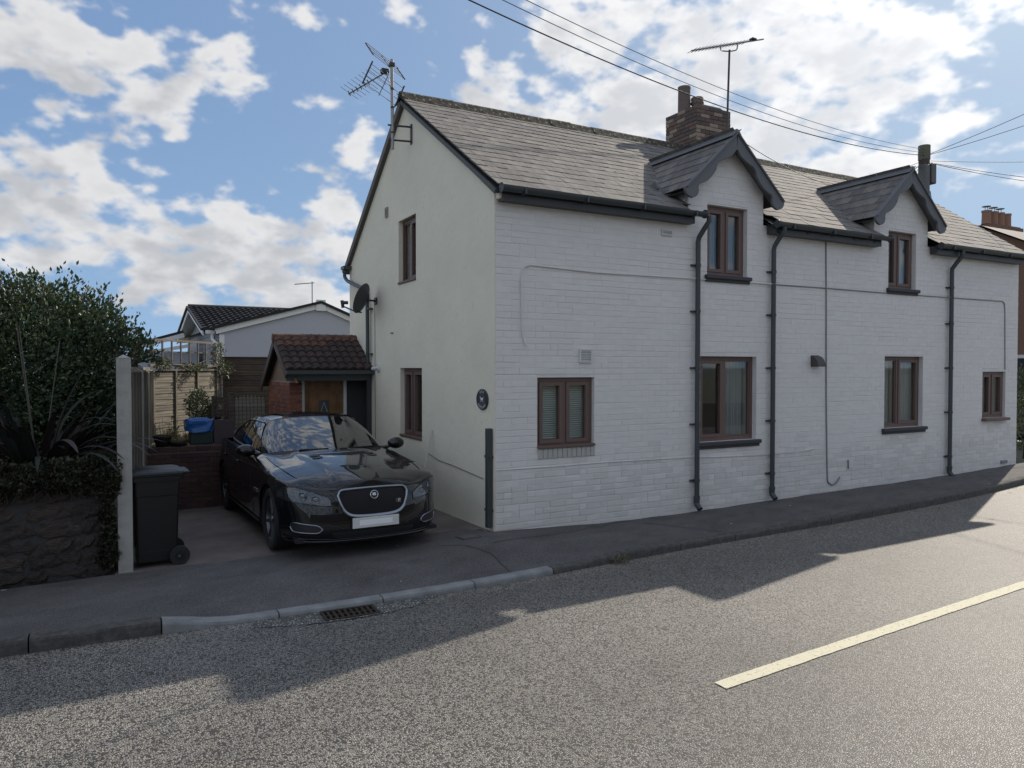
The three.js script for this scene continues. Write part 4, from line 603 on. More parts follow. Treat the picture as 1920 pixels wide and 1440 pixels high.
// ---------- bins, pots ----------
{
  const plastic = std({ color: lin(.0075, .009, .0095), roughness: .4, bumpMap: rep(bumpsFine, 4), bumpScale: .0012 });
  const y = drvY(-3.7, -.7) - .0, t = thing('wheelie_bin', 'black wheelie bin standing beside the pale gate post', 'bin', [-3.715, y, -.70], .04);
  const ring = (hx, hz, yy, r) => { const p = [], n = 5; for (const [sx, sz, a0] of [[1, 1, 0], [-1, 1, 90], [-1, -1, 180], [1, -1, 270]]) for (let k = 0; k <= n; k++) { const a = (a0 + 90 * k / n) * Math.PI / 180; p.push([sx * (hx - r) + r * Math.cos(a), yy, sz * (hz - r) + r * Math.sin(a)]); } return p; };
  const loft = (rings, cap = true) => { const n = rings[0].length, p = rings.flat(2), ix = []; for (let j = 0; j + 1 < rings.length; j++) for (let i = 0; i < n; i++) { const a = j * n + i, b = j * n + (i + 1) % n; ix.push(a, a + n, b, b, a + n, b + n); } if (cap) for (let i = 1; i + 1 < n; i++) { ix.push(0, i, i + 1); const o = (rings.length - 1) * n; ix.push(o, o + i + 1, o + i); } const g = new THREE.BufferGeometry(); g.setAttribute('position', new THREE.Float32BufferAttribute(p, 3)); g.setIndex(ix); return uvm(toCreasedNormals(g, .6)); };
  mesh('body', [loft([ring(.185, .195, .05, .03), ring(.193, .205, .06, .03), ring(.195, .208, .2, .035), ring(.208, .226, .74, .035), ring(.212, .232, .745, .035), ring(.218, .238, .90, .035), ring(.24, .255, .905, .03), ring(.242, .257, .945, .03)]),
    span(-.16, .12, .15, .17, .195, .21)], plastic, t);
  mesh('front_panel', [span(-.13, .10, .735, .74, .205, .235), span(-.17, .19, .90, .905, .2, .262)], plastic, t);
  mesh('lid', [loft([ring(.255, .27, .950, .03), ring(.258, .272, .975, .03), ring(.25, .262, .992, .03), ring(.20, .20, 1.012, .05)]), rbox(.10, .03, .40, .012, .27, .965, 0)], plastic, t);
  mesh('handle', [bar([.30, .945, -.21], [.30, .945, .21], .014, 8), span(.24, .31, .93, .955, -.2, -.17), span(.24, .31, .93, .955, .17, .2)], plastic, t);
  mesh('axle', bar([.20, .10, -.27], [.20, .10, .27], .012, 8), std({ color: lin(.2, .2, .2), metalness: .8, roughness: .4 }), t);
  const tyre = std({ color: lin(.02, .02, .02), roughness: .85 });
  for (const s of [-1, 1]) { const w = mesh('wheel', T(new THREE.CylinderGeometry(.098, .098, .045, 28).rotateX(Math.PI / 2), .21, .10, s * .225), tyre, t); mesh('hub', T(new THREE.CylinderGeometry(.05, .05, .05, 20).rotateX(Math.PI / 2), .21, .10, s * .226), plastic, w); }
}
{
  const t = thing('recycling_box', 'dark green box lined with a blue plastic sack on the brick wall', 'box', [-2.9, .775, -4.36]);
  mesh('body', rbox(.34, .22, .26, .02, .02, .11, 0), std({ color: lin(.018, .035, .035), roughness: .5 }), t);
  mesh('blue_sack', grid((u, v) => { const a = u * 2 * Math.PI, k = 1 + .05 * Math.sin(a * 5 + v * 7) + .04 * n2(u * 9, v * 6), rr = v < .75 ? 1.06 : lerp(1.06, .55, (v - .75) * 4), cx = Math.sign(Math.cos(a)) * Math.pow(Math.abs(Math.cos(a)), .4), sz = Math.sign(Math.sin(a)) * Math.pow(Math.abs(Math.sin(a)), .4); return [-.01 + .19 * rr * k * cx, v < .75 ? .20 + .19 * v / .75 + .02 * Math.sin(a * 3) : .39 - .12 * (v - .75) * 4 + .02 * Math.sin(a * 4), .145 * rr * k * sz]; }, 60, 14, true), phys({ color: lin(.02, .13, .42), roughness: .3, side: THREE.DoubleSide, transmission: .15, thickness: 0 }), t);
  solo('paving_slab', rbox(.30, .38, .05, .008, 0, .19, 0).rotateX(-.12).translate(-2.56, .77, -4.2), std({ color: lin(.06, .045, .05), roughness: .85, bumpMap: bumpsFine, bumpScale: .003 }), 'dark slab leaning beside the blue lined box', 'slab');
  const lathe = (pts, mat, name, par) => mesh(name, new THREE.LatheGeometry(pts.map(p => new THREE.Vector2(...p)), 22), mat, par);
  const dark = std({ color: lin(.03, .024, .02), roughness: .7 });
  const p = thing('plant_pot', 'wide dark plant pot on the brick wall beside the fence', 'pot', [-3.43, .775, -4.22]); lathe([[.0, 0], [.09, 0], [.125, .13], [.138, .135], [.138, .165], [.12, .165], [.1, .06], [0, .06]], dark, 'bowl', p); mesh('soil', T(new THREE.CylinderGeometry(.11, .1, .02, 18), 0, .12, 0), std({ color: lin(.03, .02, .014), roughness: 1 }), p);
  const p2 = thing('plant_pot', 'small shallow black tray beside the wide dark pot', 'pot', [-3.22, .775, -4.17]); lathe([[0, 0], [.1, 0], [.115, .05], [.122, .07], [.11, .07], [.09, .02], [0, .02]], dark, 'bowl', p2); mesh('soil', T(new THREE.CylinderGeometry(.095, .09, .012, 18), 0, .03, 0), std({ color: lin(.03, .02, .014), roughness: 1 }), p2);
  const p3 = thing('plant_pot', 'small pale clay pot in front of the dry weeds', 'pot', [-3.12, .72, -4.55]); lathe([[0, 0], [.05, 0], [.065, .1], [.072, .1], [.072, .125], [.06, .125], [.05, .03], [0, .03]], std({ color: lin(.3, .22, .15), roughness: .9 }), 'bowl', p3); mesh('soil', T(new THREE.CylinderGeometry(.056, .05, .02, 18), 0, .1, 0), std({ color: lin(.03, .02, .014), roughness: 1 }), p3);
}
// ---------- brick porch ----------
{
  const t = thing('brick_porch', 'red brick porch with clay tiled roof against the cottage gable', 'porch');
  const RYp = 2.49, RZp = -5.72, EYp = 1.93, EZp = -4.72, X0 = -1.50, X1 = -.02, sl = (RYp - EYp) / (EZp - RZp), bz = -7.05, by = 1.66;
  const deck = std({ color: lin(.03, .025, .022), roughness: .95 });
  const rf = mesh('roof', [grid((u, v) => [lerp(X0, X1, u), lerp(EYp, RYp, v) - .035, lerp(EZp, RZp, v)], 1, 1), grid((u, v) => [lerp(X0, X1, u), lerp(RYp, by, v) - .035, lerp(RZp, bz, v)], 1, 1), grid((u, v) => [lerp(X0, X1, u), lerp(EYp, RYp, v) - .07, lerp(EZp, RZp, v)], 1, 1), grid((u, v) => [lerp(X0, X1, u), lerp(RYp, by, v) - .07, lerp(RZp, bz, v)], 1, 1)], deck, t);
  const tileTex = tex(256, 256, (u, v) => { const k = .34 + .14 * tf(u, v, 5, 5, 3), l = tf(u, v, 13, 3, 8); return l > .5 ? [.58, .55, .47] : [k * 1.16, k * .92, k * .82]; });
  const tm = [[.34, .33, .34], [.24, .25, .27], [.75, .55, .45]].map(c => std({ map: tileTex, color: lin(...c), roughness: .9, bumpMap: rep(bumps, 1.5), bumpScale: .008 }));
  const prof = u => .042 * Math.pow(Math.max(0, Math.sin((u * 2) % 1 * Math.PI)), .8);
  const a = Math.atan(sl), tg = [0, 1].map(k => { const top = grid((u, v) => [u - .5, prof(u) + .012 * (1 - v) + .002 * k, .5 - v], 24, 1, false), foot = grid((u, v) => [u - .5, lerp(-.012, prof(u) + .012 + .002 * k, v), .5], 24, 1, true); top.computeVertexNormals(); foot.computeVertexNormals(); return join([top, foot]); });
  const L = []; for (let r = 0; r < 6; r++) for (let c = 0; c < 5; c++) { const w = (X1 - X0 + .04) / 5, s = r * .205 + .10; L.push({ g: tg[rnd() < .5 ? 0 : 1], m: tm[r > 3 && rnd() < .5 ? 2 : rnd() < .5 ? 0 : 1], p: [X0 - .03 + w * (c + .5), EYp + Math.sin(a) * s + .0, EZp + .06 - Math.cos(a) * s], r: [a - .03 + R(-.01, .01), 0, R(-.008, .008)], s: [w * .998, 1, .26] }); }  // upper rows mix in lighter orange tiles: grazing sunlight painted into their colour
  pieces(rf, 'tile', 'tiling', L, 300);
  const ridgeM = std({ map: tileTex, color: lin(.8, .8, .78), roughness: 1, bumpMap: rep(bumps, 3), bumpScale: .02 });
  for (let i = 0; i < 4; i++) { const g = new THREE.CylinderGeometry(.105, .105, .385, 14, 1, false, -Math.PI / 2, Math.PI).rotateZ(Math.PI / 2).rotateX(0); const m = mesh('ridge_tile', uvm(new THREE.CylinderGeometry(.10, .10, .385, 16).rotateZ(Math.PI / 2)), ridgeM, rf); m.position.set(X0 - .02 + .195 + i * .392 - .02, RYp - .005, RZp); m.scale.set(1, .85, 1); }
  // bargeboards on the open end
  const bm = std({ color: lin(.07, .05, .045), roughness: .7, bumpMap: rep(bumps, 3), bumpScale: .003 });
  mesh('bargeboard', beam([X0 - .01, EYp - .10, EZp + .02], [X0 - .01, RYp - .06, RZp], .03, .13), bm, t); mesh('bargeboard', beam([X0 - .01, by - .10, bz], [X0 - .01, RYp - .06, RZp], .03, .13), bm, t);
  mesh('gutter', [span(X0 - .02, X1 + .02, EYp - .085, EYp - .02, EZp + .03, EZp + .12), span(X0, X1, EYp - .2, EYp - .06, EZp - .06, EZp - .03)], pipeMat, t);
  // walls
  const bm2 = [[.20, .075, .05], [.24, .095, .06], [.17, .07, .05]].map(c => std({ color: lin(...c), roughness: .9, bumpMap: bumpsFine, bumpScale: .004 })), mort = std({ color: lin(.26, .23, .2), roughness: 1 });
  const XL = -1.40, ZF = -4.98, y0 = -.25;
  const lw = mesh('side_wall', uvm(span(XL + .012, XL + .20, y0, 1.72, -6.85, ZF - .012)), mort, t), L2 = [];
  brickFace(L2, [XL, y0, -6.85], [0, 0, 1], 6.85 + ZF, 1.95, bm2, { n: [-1, 0, 0] }); brickFace(L2, [XL, y0, ZF], [1, 0, 0], .215, 1.95, bm2, { n: [0, 0, 1] });
  pieces(lw, 'brick', 'brickwork', L2, 300);
  mesh('gable_infill', uvm(ext(poly([[-EZp - .12, 1.70], [6.92, 1.70], [-RZp, RYp - .12]].map(([z, y]) => [z, y])), .04).applyMatrix4(new THREE.Matrix4().makeBasis(V3(0, 0, -1), V3(0, 1, 0), V3(1, 0, 0))).translate(XL + .02, 0, 0)), std({ color: lin(.2, .14, .10), roughness: .9, bumpMap: rep(bumps, 3), bumpScale: .01 }), t);
  mesh('back_wall', uvm(span(XL + .2, -.02, y0, 1.66, -6.9, -6.8)), mort, t);
  // door, frame, dark corner post
  const white = std({ color: lin(.55, .56, .55), roughness: .5 }), oak = std({ map: rep(woodTex, 1.2, .6), color: lin(.75, .40, .17), roughness: .5, bumpMap: woodBump, bumpScale: .001 });
  mesh('door_frame', [span(-1.185, -1.13, y0, 1.80, -5.14, -5.05), span(-.44, -.385, y0, 1.80, -5.14, -5.05), span(-1.13, -.44, 1.745, 1.80, -5.14, -5.05)], white, t);
  const d = mesh('door', [span(-1.127, -.443, y0, 1.742, -5.13, -5.09)], oak, t);
  const arch = new THREE.Shape(); arch.moveTo(-.26, 1.1); arch.lineTo(-.26, 1.5); arch.quadraticCurveTo(0, 1.72, .26, 1.5); arch.lineTo(.26, 1.1); arch.closePath(); const hole = new THREE.Path(); hole.moveTo(-.235, 1.12); hole.lineTo(-.235, 1.49); hole.quadraticCurveTo(0, 1.69, .235, 1.49); hole.lineTo(.235, 1.12); hole.closePath(); arch.holes.push(hole);
  mesh('panel_moulding', T(ext(arch, .012, .004), -.785, 0, -5.088), oak, d);
  mesh('pane', span(-.87, -.70, .95, 1.38, -5.088, -5.078), phys({ color: lin(.05, .055, .06), roughness: .12 }), d);
  mesh('leading', [0, 1].flatMap(k => [bar([-.785, 1.34, -5.073], [-.785 + (k ? .06 : -.06), 1.17, -5.073], .004, 5), bar([-.785 + (k ? .06 : -.06), 1.17, -5.073], [-.785, 1.0, -5.073], .004, 5)]), white, d);
  mesh('handle', [rbox(.03, .12, .03, .006, -.50, .85, -5.07), bar([-.50, .86, -5.05], [-.60, .86, -5.05], .009, 6)], std({ color: lin(.6, .5, .25), metalness: 1, roughness: .3 }), d);
  mesh('side_panel', uvm(span(-.385, -.015, y0, 1.80, -5.12, -5.06)), std({ color: lin(.03, .03, .032), roughness: .8 }), t);
  mesh('corner_post', uvm(span(-.10, -.02, y0, 1.86, -4.86, -4.76)), black, t);
}
// ---------- black saloon car ----------
{
  const car = thing('parked_car', 'glossy black saloon car parked nose out on the drive', 'car', [-1.646, -.097, -.614]);
  car.rotation.set(-.0115, .0232, 0, 'YXZ');
  const paint = phys({ color: lin(.0045, .005, .0065), roughness: .4, specularIntensity: .15, clearcoat: 1, clearcoatRoughness: .02, ior: 1.5 });
  const gloss = phys({ color: lin(.006, .006, .007), roughness: .08, ior: 1.5 });
  const chrome = std({ color: lin(.55, .57, .6), metalness: 1, roughness: .14 }), satin = std({ color: lin(.30, .33, .37), metalness: 1, roughness: .3 });
  const rubber = std({ color: lin(.012, .012, .013), roughness: .75 }), trim = std({ color: lin(.01, .01, .011), roughness: .5 }), inside = std({ color: lin(.018, .017, .017), roughness: .85 });
  const tint = phys({ color: lin(.30, .33, .34), roughness: .0, transmission: 1, thickness: 0, ior: 2.35 });
  const sideTint = phys({ color: lin(.16, .18, .19), roughness: .0, transmission: 1, thickness: 0, ior: 1.9 });
  // plan outline at the widest level, half the car: [u, f]
  const O = [[0, .935], [.22, .928], [.42, .900], [.60, .835], [.74, .735], [.845, .58], [.905, .37], [.932, .12], [.942, -.3], [.946, -.9], [.948, -1.6], [.948, -2.4], [.945, -3.0], [.935, -3.4], [.905, -3.75], [.83, -4.02], [.68, -4.14], [.4, -4.19], [0, -4.2]];
  const curve = new THREE.CatmullRomCurve3(O.map(([u, f]) => V3(u, 0, f)), false, 'centripetal'); curve.arcLengthDivisions = 1200; const LEN = curve.getLength();
  const plan = s => { const a = Math.abs(s), t = clamp(a / LEN), p = curve.getPointAt(t), q = curve.getTangentAt(t); if (a < 1e-4) { q.set(1, 0, 0); } const n = V3(-q.z, 0, q.x); if (n.x < -1e-6) n.negate(); if (a < .3 && n.z < 0) n.negate(); const sg = s < 0 ? -1 : 1; return { u: p.x * sg, f: p.z, nu: n.x * sg, nf: n.z }; };
  const AH = .350, AR = .392, AX = [0, -3.03];
  const hbAt = f => { let h = f > .6 ? .175 : f < -3.7 ? .26 : .205; for (const a of AX) { const d = Math.abs(f - a); if (d < AR) h = Math.max(h, AH + Math.sqrt(AR * AR - d * d)); } return h; };
  const hsAt = f => smoothInterp([-4.2, -4.0, -3.4, -2.6, -1.8, -1.1, -.7, -.2, .2, .5, .72, .84, .94], [.93, .99, 1.025, 1.02, 1.0, .975, .955, .91, .865, .825, .80, .785, .775], f);
  const dFront = h => smoothInterp([.17, .20, .235, .29, .36, .47, .58, .68, .75, .80, .86], [.055, .022, .012, .0, .0, .008, .022, .05, .085, .13, .2], h);
  const dSide = h => smoothInterp([.17, .24, .30, .42, .55, .68, .80, .90, 1.0, 1.05], [.055, .03, .02, .016, .004, .0, .016, .04, .07, .09], h);
  const inset = (s, h, p = plan(s)) => lerp(dSide(h), dFront(h), sstep(.25, .85, Math.abs(p.nf)));
  const flare = (f, h) => { let k = 0; for (const a of AX) { const r = Math.hypot(f - a, h - AH); k += .016 * Math.exp(-Math.pow((r - AR - .01) / .07, 2)); } return k * sstep(.9, .5, h); };
  const S = (s, h, off = 0) => { const p = plan(s), w = Math.abs(p.nu), d = inset(s, h, p) - off - flare(p.f, h) * w; return V3(p.u - p.nu * d, h, p.f - p.nf * d); };
  const RR = f => lerp(.075, .03, sstep(-.4, -1.1, f));
  // one column from sill to shoulder, then over the rounding
  const NV = 26, NR = 6;
  const column = s => { const p = plan(s), hb = hbAt(p.f), hs = hsAt(p.f), r = Math.min(RR(p.f), (hs - hb) * .4), out = []; for (let i = 0; i <= NV; i++) { const h = lerp(hb, hs - r, i / NV), q = S(s, h); out.push(q); }
    const e = out[NV], e0 = out[NV - 1], lean = Math.atan2(Math.hypot(e.x - e0.x, e.z - e0.z), e.y - e0.y); for (let i = 1; i <= NR; i++) { const a = lerp(lean, Math.PI * .44, i / NR), dd = r * (Math.cos(lean) - Math.cos(a)), hh = r * (Math.sin(a) - Math.sin(lean)); out.push(V3(e.x - p.nu * dd, e.y + hh, e.z - p.nf * dd)); } return out; };
  const ss = []; for (let i = 0; i <= 260; i++) ss.push(LEN * Math.pow(i / 260, 1.0));
  const cols = ss.map(s => column(s));
  const NC = NV + NR + 1, pos = [], idx = [];
  const pushGrid = (rowsP) => { const base = pos.length / 3, w = rowsP[0].length; for (const r of rowsP) for (const q of r) pos.push(q.x, q.y, q.z); return { base, w, n: rowsP.length }; };
  const stitch = (g, flip) => { for (let j = 0; j + 1 < g.n; j++) for (let i = 0; i + 1 < g.w; i++) { const a = g.base + j * g.w + i, b = a + 1, c = a + g.w, d = c + 1; flip ? idx.push(a, c, b, b, c, d) : idx.push(a, b, c, b, d, c); } };
  const mir = q => V3(-q.x, q.y, q.z);
  stitch(pushGrid(cols), true); stitch(pushGrid(cols.map(c => c.map(mir))), false);
  // bonnet, boot lid: across from edge to edge
  const creaseW = f => lerp(.36, .50, sstep(.75, -.7, f));
  const hc = f => smoothInterp([-4.3, -4.1, -3.7, -3.3, -.95, -.55, -.1, .3, .6, .78, .86], [.96, 1.02, 1.06, 1.075, 1.06, 1.03, .985, .93, .872, .83, .80], f);
  const over = (c, n = 48) => { const e = c[NC - 1], x = Math.max(e.x, 1e-4), out = []; for (let i = 0; i <= n; i++) { const t = lerp(1, -1, i / n), u = x * t, mid = Math.max(hc(e.z), e.y + .001); let h = lerp(mid, e.y, Math.pow(Math.abs(t), 2.3)); if (e.z > -1.0) h += .012 * sstep(creaseW(e.z) + .05, creaseW(e.z) - .05, Math.abs(u)) * sstep(.82, .5, e.z) * (1 - Math.pow(Math.abs(t), 8)); out.push(V3(u, h, e.z)); } out[0].copy(e); out[n].copy(mir(e)); return out; };
  const iA = cols.findIndex(c => c[0].z < -1.02), iB = cols.findIndex(c => c[0].z < -3.28);
  stitch(pushGrid(cols.slice(0, iA).map(c => over(c))), true); stitch(pushGrid(cols.slice(iB).map(c => over(c))), true);
  let bg = new THREE.BufferGeometry(); bg.setAttribute('position', new THREE.Float32BufferAttribute(pos, 3)); bg.setIndex(idx); bg = mergeVertices(bg, 1e-4); bg.computeVertexNormals();
  const body = mesh('body', bg, paint, car);
  mesh('underside', [span(-.80, .80, .19, .23, -4.0, .75), span(-.55, .55, .19, .6, -.42, .42), span(-.55, .55, .19, .6, -3.45, -2.6)], rubber, car);
  for (const a of AX) for (const s of [-1, 1]) mesh('wheel_arch', grid((u, v) => { const t = Math.PI * lerp(-.12, 1.12, u); return [s * lerp(.50, .925, v), AH + AR * Math.sin(t) * .995, a + AR * Math.cos(t) * .995]; }, 30, 1), rubber, car);
  // greenhouse
  const GB = [[0, -.56, 1.022], [.38, -.61, 1.018], [.64, -.75, 1.0], [.765, -.98, .965], [.808, -1.32, .975], [.822, -1.9, .993], [.815, -2.5, 1.005], [.785, -3.0, 1.02], [.72, -3.34, 1.035], [.58, -3.55, 1.05], [.3, -3.63, 1.055], [0, -3.65, 1.058]];
  const GT = [[0, -1.47, 1.41], [.27, -1.485, 1.405], [.45, -1.525, 1.392], [.545, -1.60, 1.37], [.582, -1.80, 1.385], [.60, -2.1, 1.392], [.596, -2.42, 1.38], [.575, -2.72, 1.345], [.55, -2.88, 1.315], [.44, -2.95, 1.325], [.24, -2.98, 1.338], [0, -2.99, 1.342]];
  const cat = (P, t) => { const i = Math.min(P.length - 2, Math.floor(t)), k = t - i, g = j => P[clamp(j, 0, P.length - 1)]; const mirror = q => [-q[0], q[1], q[2]]; const p0 = i === 0 ? mirror(P[1]) : g(i - 1), p1 = g(i), p2 = g(i + 1), p3 = i + 2 > P.length - 1 ? mirror(P[P.length - 2]) : g(i + 2); return [0, 1, 2].map(c => .5 * (2 * p1[c] + (p2[c] - p0[c]) * k + (2 * p0[c] - 5 * p1[c] + 4 * p2[c] - p3[c]) * k * k + (3 * p1[c] - p0[c] - 3 * p2[c] + p3[c]) * k * k * k)); };
  const G = (t, v, off = 0, sg = 1) => { const b = cat(GB, t), p = cat(GT, t); const b2 = cat(GB, Math.min(11, t + .02)), b1 = cat(GB, Math.max(0, t - .02)); let nx = -(b2[1] - b1[1]), nz = b2[0] - b1[0]; const l = Math.hypot(nx, nz) || 1; nx /= l; nz /= l; const k = .035 * Math.sin(Math.PI * v) + off; return V3(sg * (lerp(b[0], p[0], v) + nx * k), lerp(b[2], p[2], v) + .30 * k, lerp(b[1], p[1], v) + nz * k); };
  const panel = (name, mat, t0, t1, v0, v1, sides, nu = 24, nv = 12, off = 0) => mesh(name, sides.map(sg => grid((a, b) => { const t = lerp(typeof t0 === 'function' ? t0(b) : t0, typeof t1 === 'function' ? t1(b) : t1, a), q = G(t, lerp(v0, v1, b), off, sg); return [q.x, q.y, q.z]; }, nu, nv, sg < 0)), mat, car);
  // windscreen as one sheet across both halves
  const across = (name, mat, t1, t0, v0, v1, off, par = car) => mesh(name, grid((a, b) => { const t = lerp(t0, t1, Math.abs(a * 2 - 1)), q = G(t, lerp(v0, v1, b), off, a < .5 ? -1 : 1); return [q.x, q.y, q.z]; }, 64, 16, false), mat, par);
  const ws = across('windscreen', tint, 2.80, 0, .02, .955, .004);
  { const q = grid((a, b) => { const t = lerp(11, 8.45, Math.abs(a * 2 - 1)), p = G(t, lerp(.08, .93, b), .004, a < .5 ? -1 : 1); return [p.x, p.y, p.z]; }, 48, 12, true); mesh('rear_window', q, sideTint, car); }
  panel('roof_pillar', paint, 2.74, 3.32, 0, 1, [1, -1], 10, 14, .002); panel('roof_pillar', paint, 7.55, 8.5, 0, 1, [1, -1], 14, 14, .002); panel('roof_rail', paint, 3.3, 7.6, .87, 1, [1, -1], 60, 6, .003); panel('roof_header', gloss, 0, 2.8, .93, 1, [1, -1], 40, 3, .002); panel('roof_header', gloss, 8.4, 11, .92, 1, [1, -1], 30, 3, .002); panel('window_base', trim, 3.3, 7.6, -.04, .05, [1, -1], 60, 3, .003);
  panel('door_pillar', gloss, b => 5.25 - .25 * b, b => 5.42 - .25 * b, .04, .88, [1, -1], 4, 10, .004);
  panel('scuttle', trim, 0, 2.8, -.05, .05, [1, -1], 40, 3, .006);
  for (const sg of [1, -1]) { panel('side_window', sideTint, b => lerp(3.3, 3.62, b), b => 5.26 - .25 * b, .05, .875, [sg], 24, 12); panel('side_window', sideTint, b => 5.41 - .25 * b, b => lerp(7.58, 6.9, b * b), .05, .875, [sg], 24, 12);
    const line = []; for (let i = 0; i <= 40; i++) { const t = lerp(3.32, 7.55, i / 40), q = G(t, .05, .012, sg); line.push([q.x, q.y, q.z]); } for (let i = 0; i <= 30; i++) { const t = lerp(7.45, 3.7, i / 30), q = G(t, .88 - .5 * Math.pow(Math.max(0, 1 - i / 9), 2), .01, sg); line.push([q.x, q.y, q.z]); } mesh('window_trim', tube(line, .008, 6, 160), satin, car); }
  { const hcr = f => smoothInterp([-3.0, -2.6, -2.2, -1.8, -1.5, -1.4], [1.345, 1.42, 1.45, 1.445, 1.412, 1.40], f), rows = []; for (let i = 0; i <= 110; i++) { const p = cat(GT, i / 10), r = []; for (let k = 0; k <= 24; k++) { const t = k / 12 - 1, h = lerp(Math.max(hcr(p[1]), p[2]), p[2], t * t); r.push(V3(p[0] * t, h, p[1])); } rows.push(r); }
    const P = rows.flat().flatMap(q => [q.x, q.y, q.z]), I = []; for (let j = 0; j < 110; j++) for (let i = 0; i < 24; i++) { const a = j * 25 + i; I.push(a, a + 1, a + 25, a + 1, a + 26, a + 25); } const g = new THREE.BufferGeometry(); g.setAttribute('position', new THREE.Float32BufferAttribute(P, 3)); g.setIndex(I); g.computeVertexNormals(); mesh('roof', g, gloss, car); }
  // cabin
  mesh('cabin_floor', [span(-.74, .74, .3, .34, -3.4, -.6), span(-.78, -.72, .3, .97, -3.3, -1.0), span(.72, .78, .3, .97, -3.3, -1.0), span(-.74, .74, .3, 1.03, -3.4, -3.25)], inside, car);
  mesh('dashboard', [rbox(1.42, .22, .42, .06, 0, .90, -1.02), rbox(.34, .08, .2, .04, .36, 1.0, -1.12)], inside, car);
  for (const x of [-.38, .38]) { const q = mesh('front_seat', [rbox(.52, .16, .52, .06, x, .52, -1.85), rbox(.50, .62, .16, .07, x, .86, -2.14).rotateX(0)], inside, car); mesh('headrest', rbox(.26, .16, .1, .04, x, 1.21, -2.16), inside, q); }
  mesh('rear_seat', [rbox(1.3, .16, .5, .06, 0, .52, -2.75), rbox(1.3, .6, .16, .07, 0, .85, -3.08)], inside, car);
  const sw = mesh('steering_wheel', new THREE.TorusGeometry(.18, .016, 10, 36), inside, car); sw.position.set(-.38, .98, -1.38); sw.rotation.x = -.4;
  mesh('mirror', rbox(.22, .06, .03, .012, 0, 1.31, -1.36), trim, car).name = 'interior_mirror';
  // surface helpers for the front
  const patch = (s0, s1, lo, hi, off, nu = 40, nv = 14) => grid((a, b) => { const s = lerp(s0, s1, a), q = S(s, lerp(lo(a), hi(a), b), off); return [q.x, q.y, q.z]; }, nu, nv);
  const loop = (s0, s1, lo, hi, off, r, n = 50, close = true) => { const P = []; for (let i = 0; i <= n; i++) { const a = i / n, q = S(lerp(s0, s1, a), hi(a), off); P.push(q); } for (let i = n; i >= 0; i--) { const a = i / n, q = S(lerp(s0, s1, a), lo(a), off); P.push(q); } const c = new THREE.CatmullRomCurve3(P, true, 'catmullrom', .2); return new THREE.TubeGeometry(c, 220, r, 8, true); };
  // grille
  const GW = .40, gHi = a => .742 - .012 * Math.pow(Math.abs(a * 2 - 1), 2) - .05 * Math.pow(Math.abs(a * 2 - 1), 24), gLo = a => { const t = Math.abs(a * 2 - 1); return .455 + .022 * t * t + .20 * Math.pow(t, 7); };
  const meshTex = tex(64, 64, (u, v) => { const a = Math.abs(((u * 2 + v * 2) % 1) - .5), b = Math.abs(((u * 2 - v * 2 + 2) % 1) - .5); return Math.max(a, b) > .40 ? 1 : .1; }, false); 
  const gm = std({ color: lin(.022, .022, .024), roughness: .35, metalness: .6, bumpMap: rep(meshTex, 22, 9), bumpScale: .008 });
  const gr = mesh('grille', patch(-GW, GW, gLo, gHi, .002), gm, car);
  mesh('grille_frame', loop(-GW, GW, gLo, gHi, .006, .0135), satin, gr);
  mesh('lower_frame', (() => { const P = []; for (let i = 0; i <= 60; i++) { const a = lerp(.06, .94, i / 60), q = S(lerp(-GW, GW, a), gLo(a) - .012, .008); P.push([q.x, q.y, q.z]); } return tube(P, .019, 8, 90); })(), satin, gr);
  { // round badge with a snarling head, and a small letter badge
    const q = S(0, .668, .012), b = group('badge', gr); b.position.copy(q); b.rotation.x = -.16;
    mesh('ring', new THREE.TorusGeometry(.042, .0055, 10, 40), chrome, b); mesh('disc', new THREE.CylinderGeometry(.038, .038, .006, 32).rotateX(Math.PI / 2), std({ color: lin(.05, .05, .055), metalness: .8, roughness: .35 }), b);
    mesh('head', [new THREE.SphereGeometry(.022, 16, 12).scale(1, 1.05, .45), new THREE.SphereGeometry(.012, 12, 8).scale(1.2, .7, .7).translate(0, -.008, .009), new THREE.ConeGeometry(.008, .014, 6).rotateZ(.5).translate(-.016, .02, .002), new THREE.ConeGeometry(.008, .014, 6).rotateZ(-.5).translate(.016, .02, .002)], chrome, b);
    mesh('face', [rbox(.006, .003, .004, .001, -.008, .007, .010), rbox(.006, .003, .004, .001, .008, .007, .010), rbox(.014, .005, .004, .001, 0, -.016, .013)], trim, b);
    const p = S(.265, .565, .008), r = group('letter_badge', gr); r.position.copy(p); r.rotation.y = .12;
    const R_ = new THREE.Shape(); R_.moveTo(0, 0); R_.lineTo(0, .04); R_.lineTo(.024, .04); R_.quadraticCurveTo(.036, .038, .034, .028); R_.quadraticCurveTo(.033, .02, .022, .018); R_.lineTo(.036, 0); R_.lineTo(.026, 0); R_.lineTo(.014, .016); R_.lineTo(.009, .016); R_.lineTo(.009, 0); R_.closePath(); const hh = new THREE.Path(); hh.moveTo(.009, .024); hh.lineTo(.009, .033); hh.lineTo(.022, .033); hh.quadraticCurveTo(.027, .029, .022, .024); hh.closePath(); R_.holes.push(hh);
    mesh('letter', ext(R_, .004, .001), chrome, r); mesh('bar', rbox(.016, .04, .004, .001, -.018, .02, .002), std({ color: lin(.12, .14, .15), metalness: .7, roughness: .4 }), r);
  }
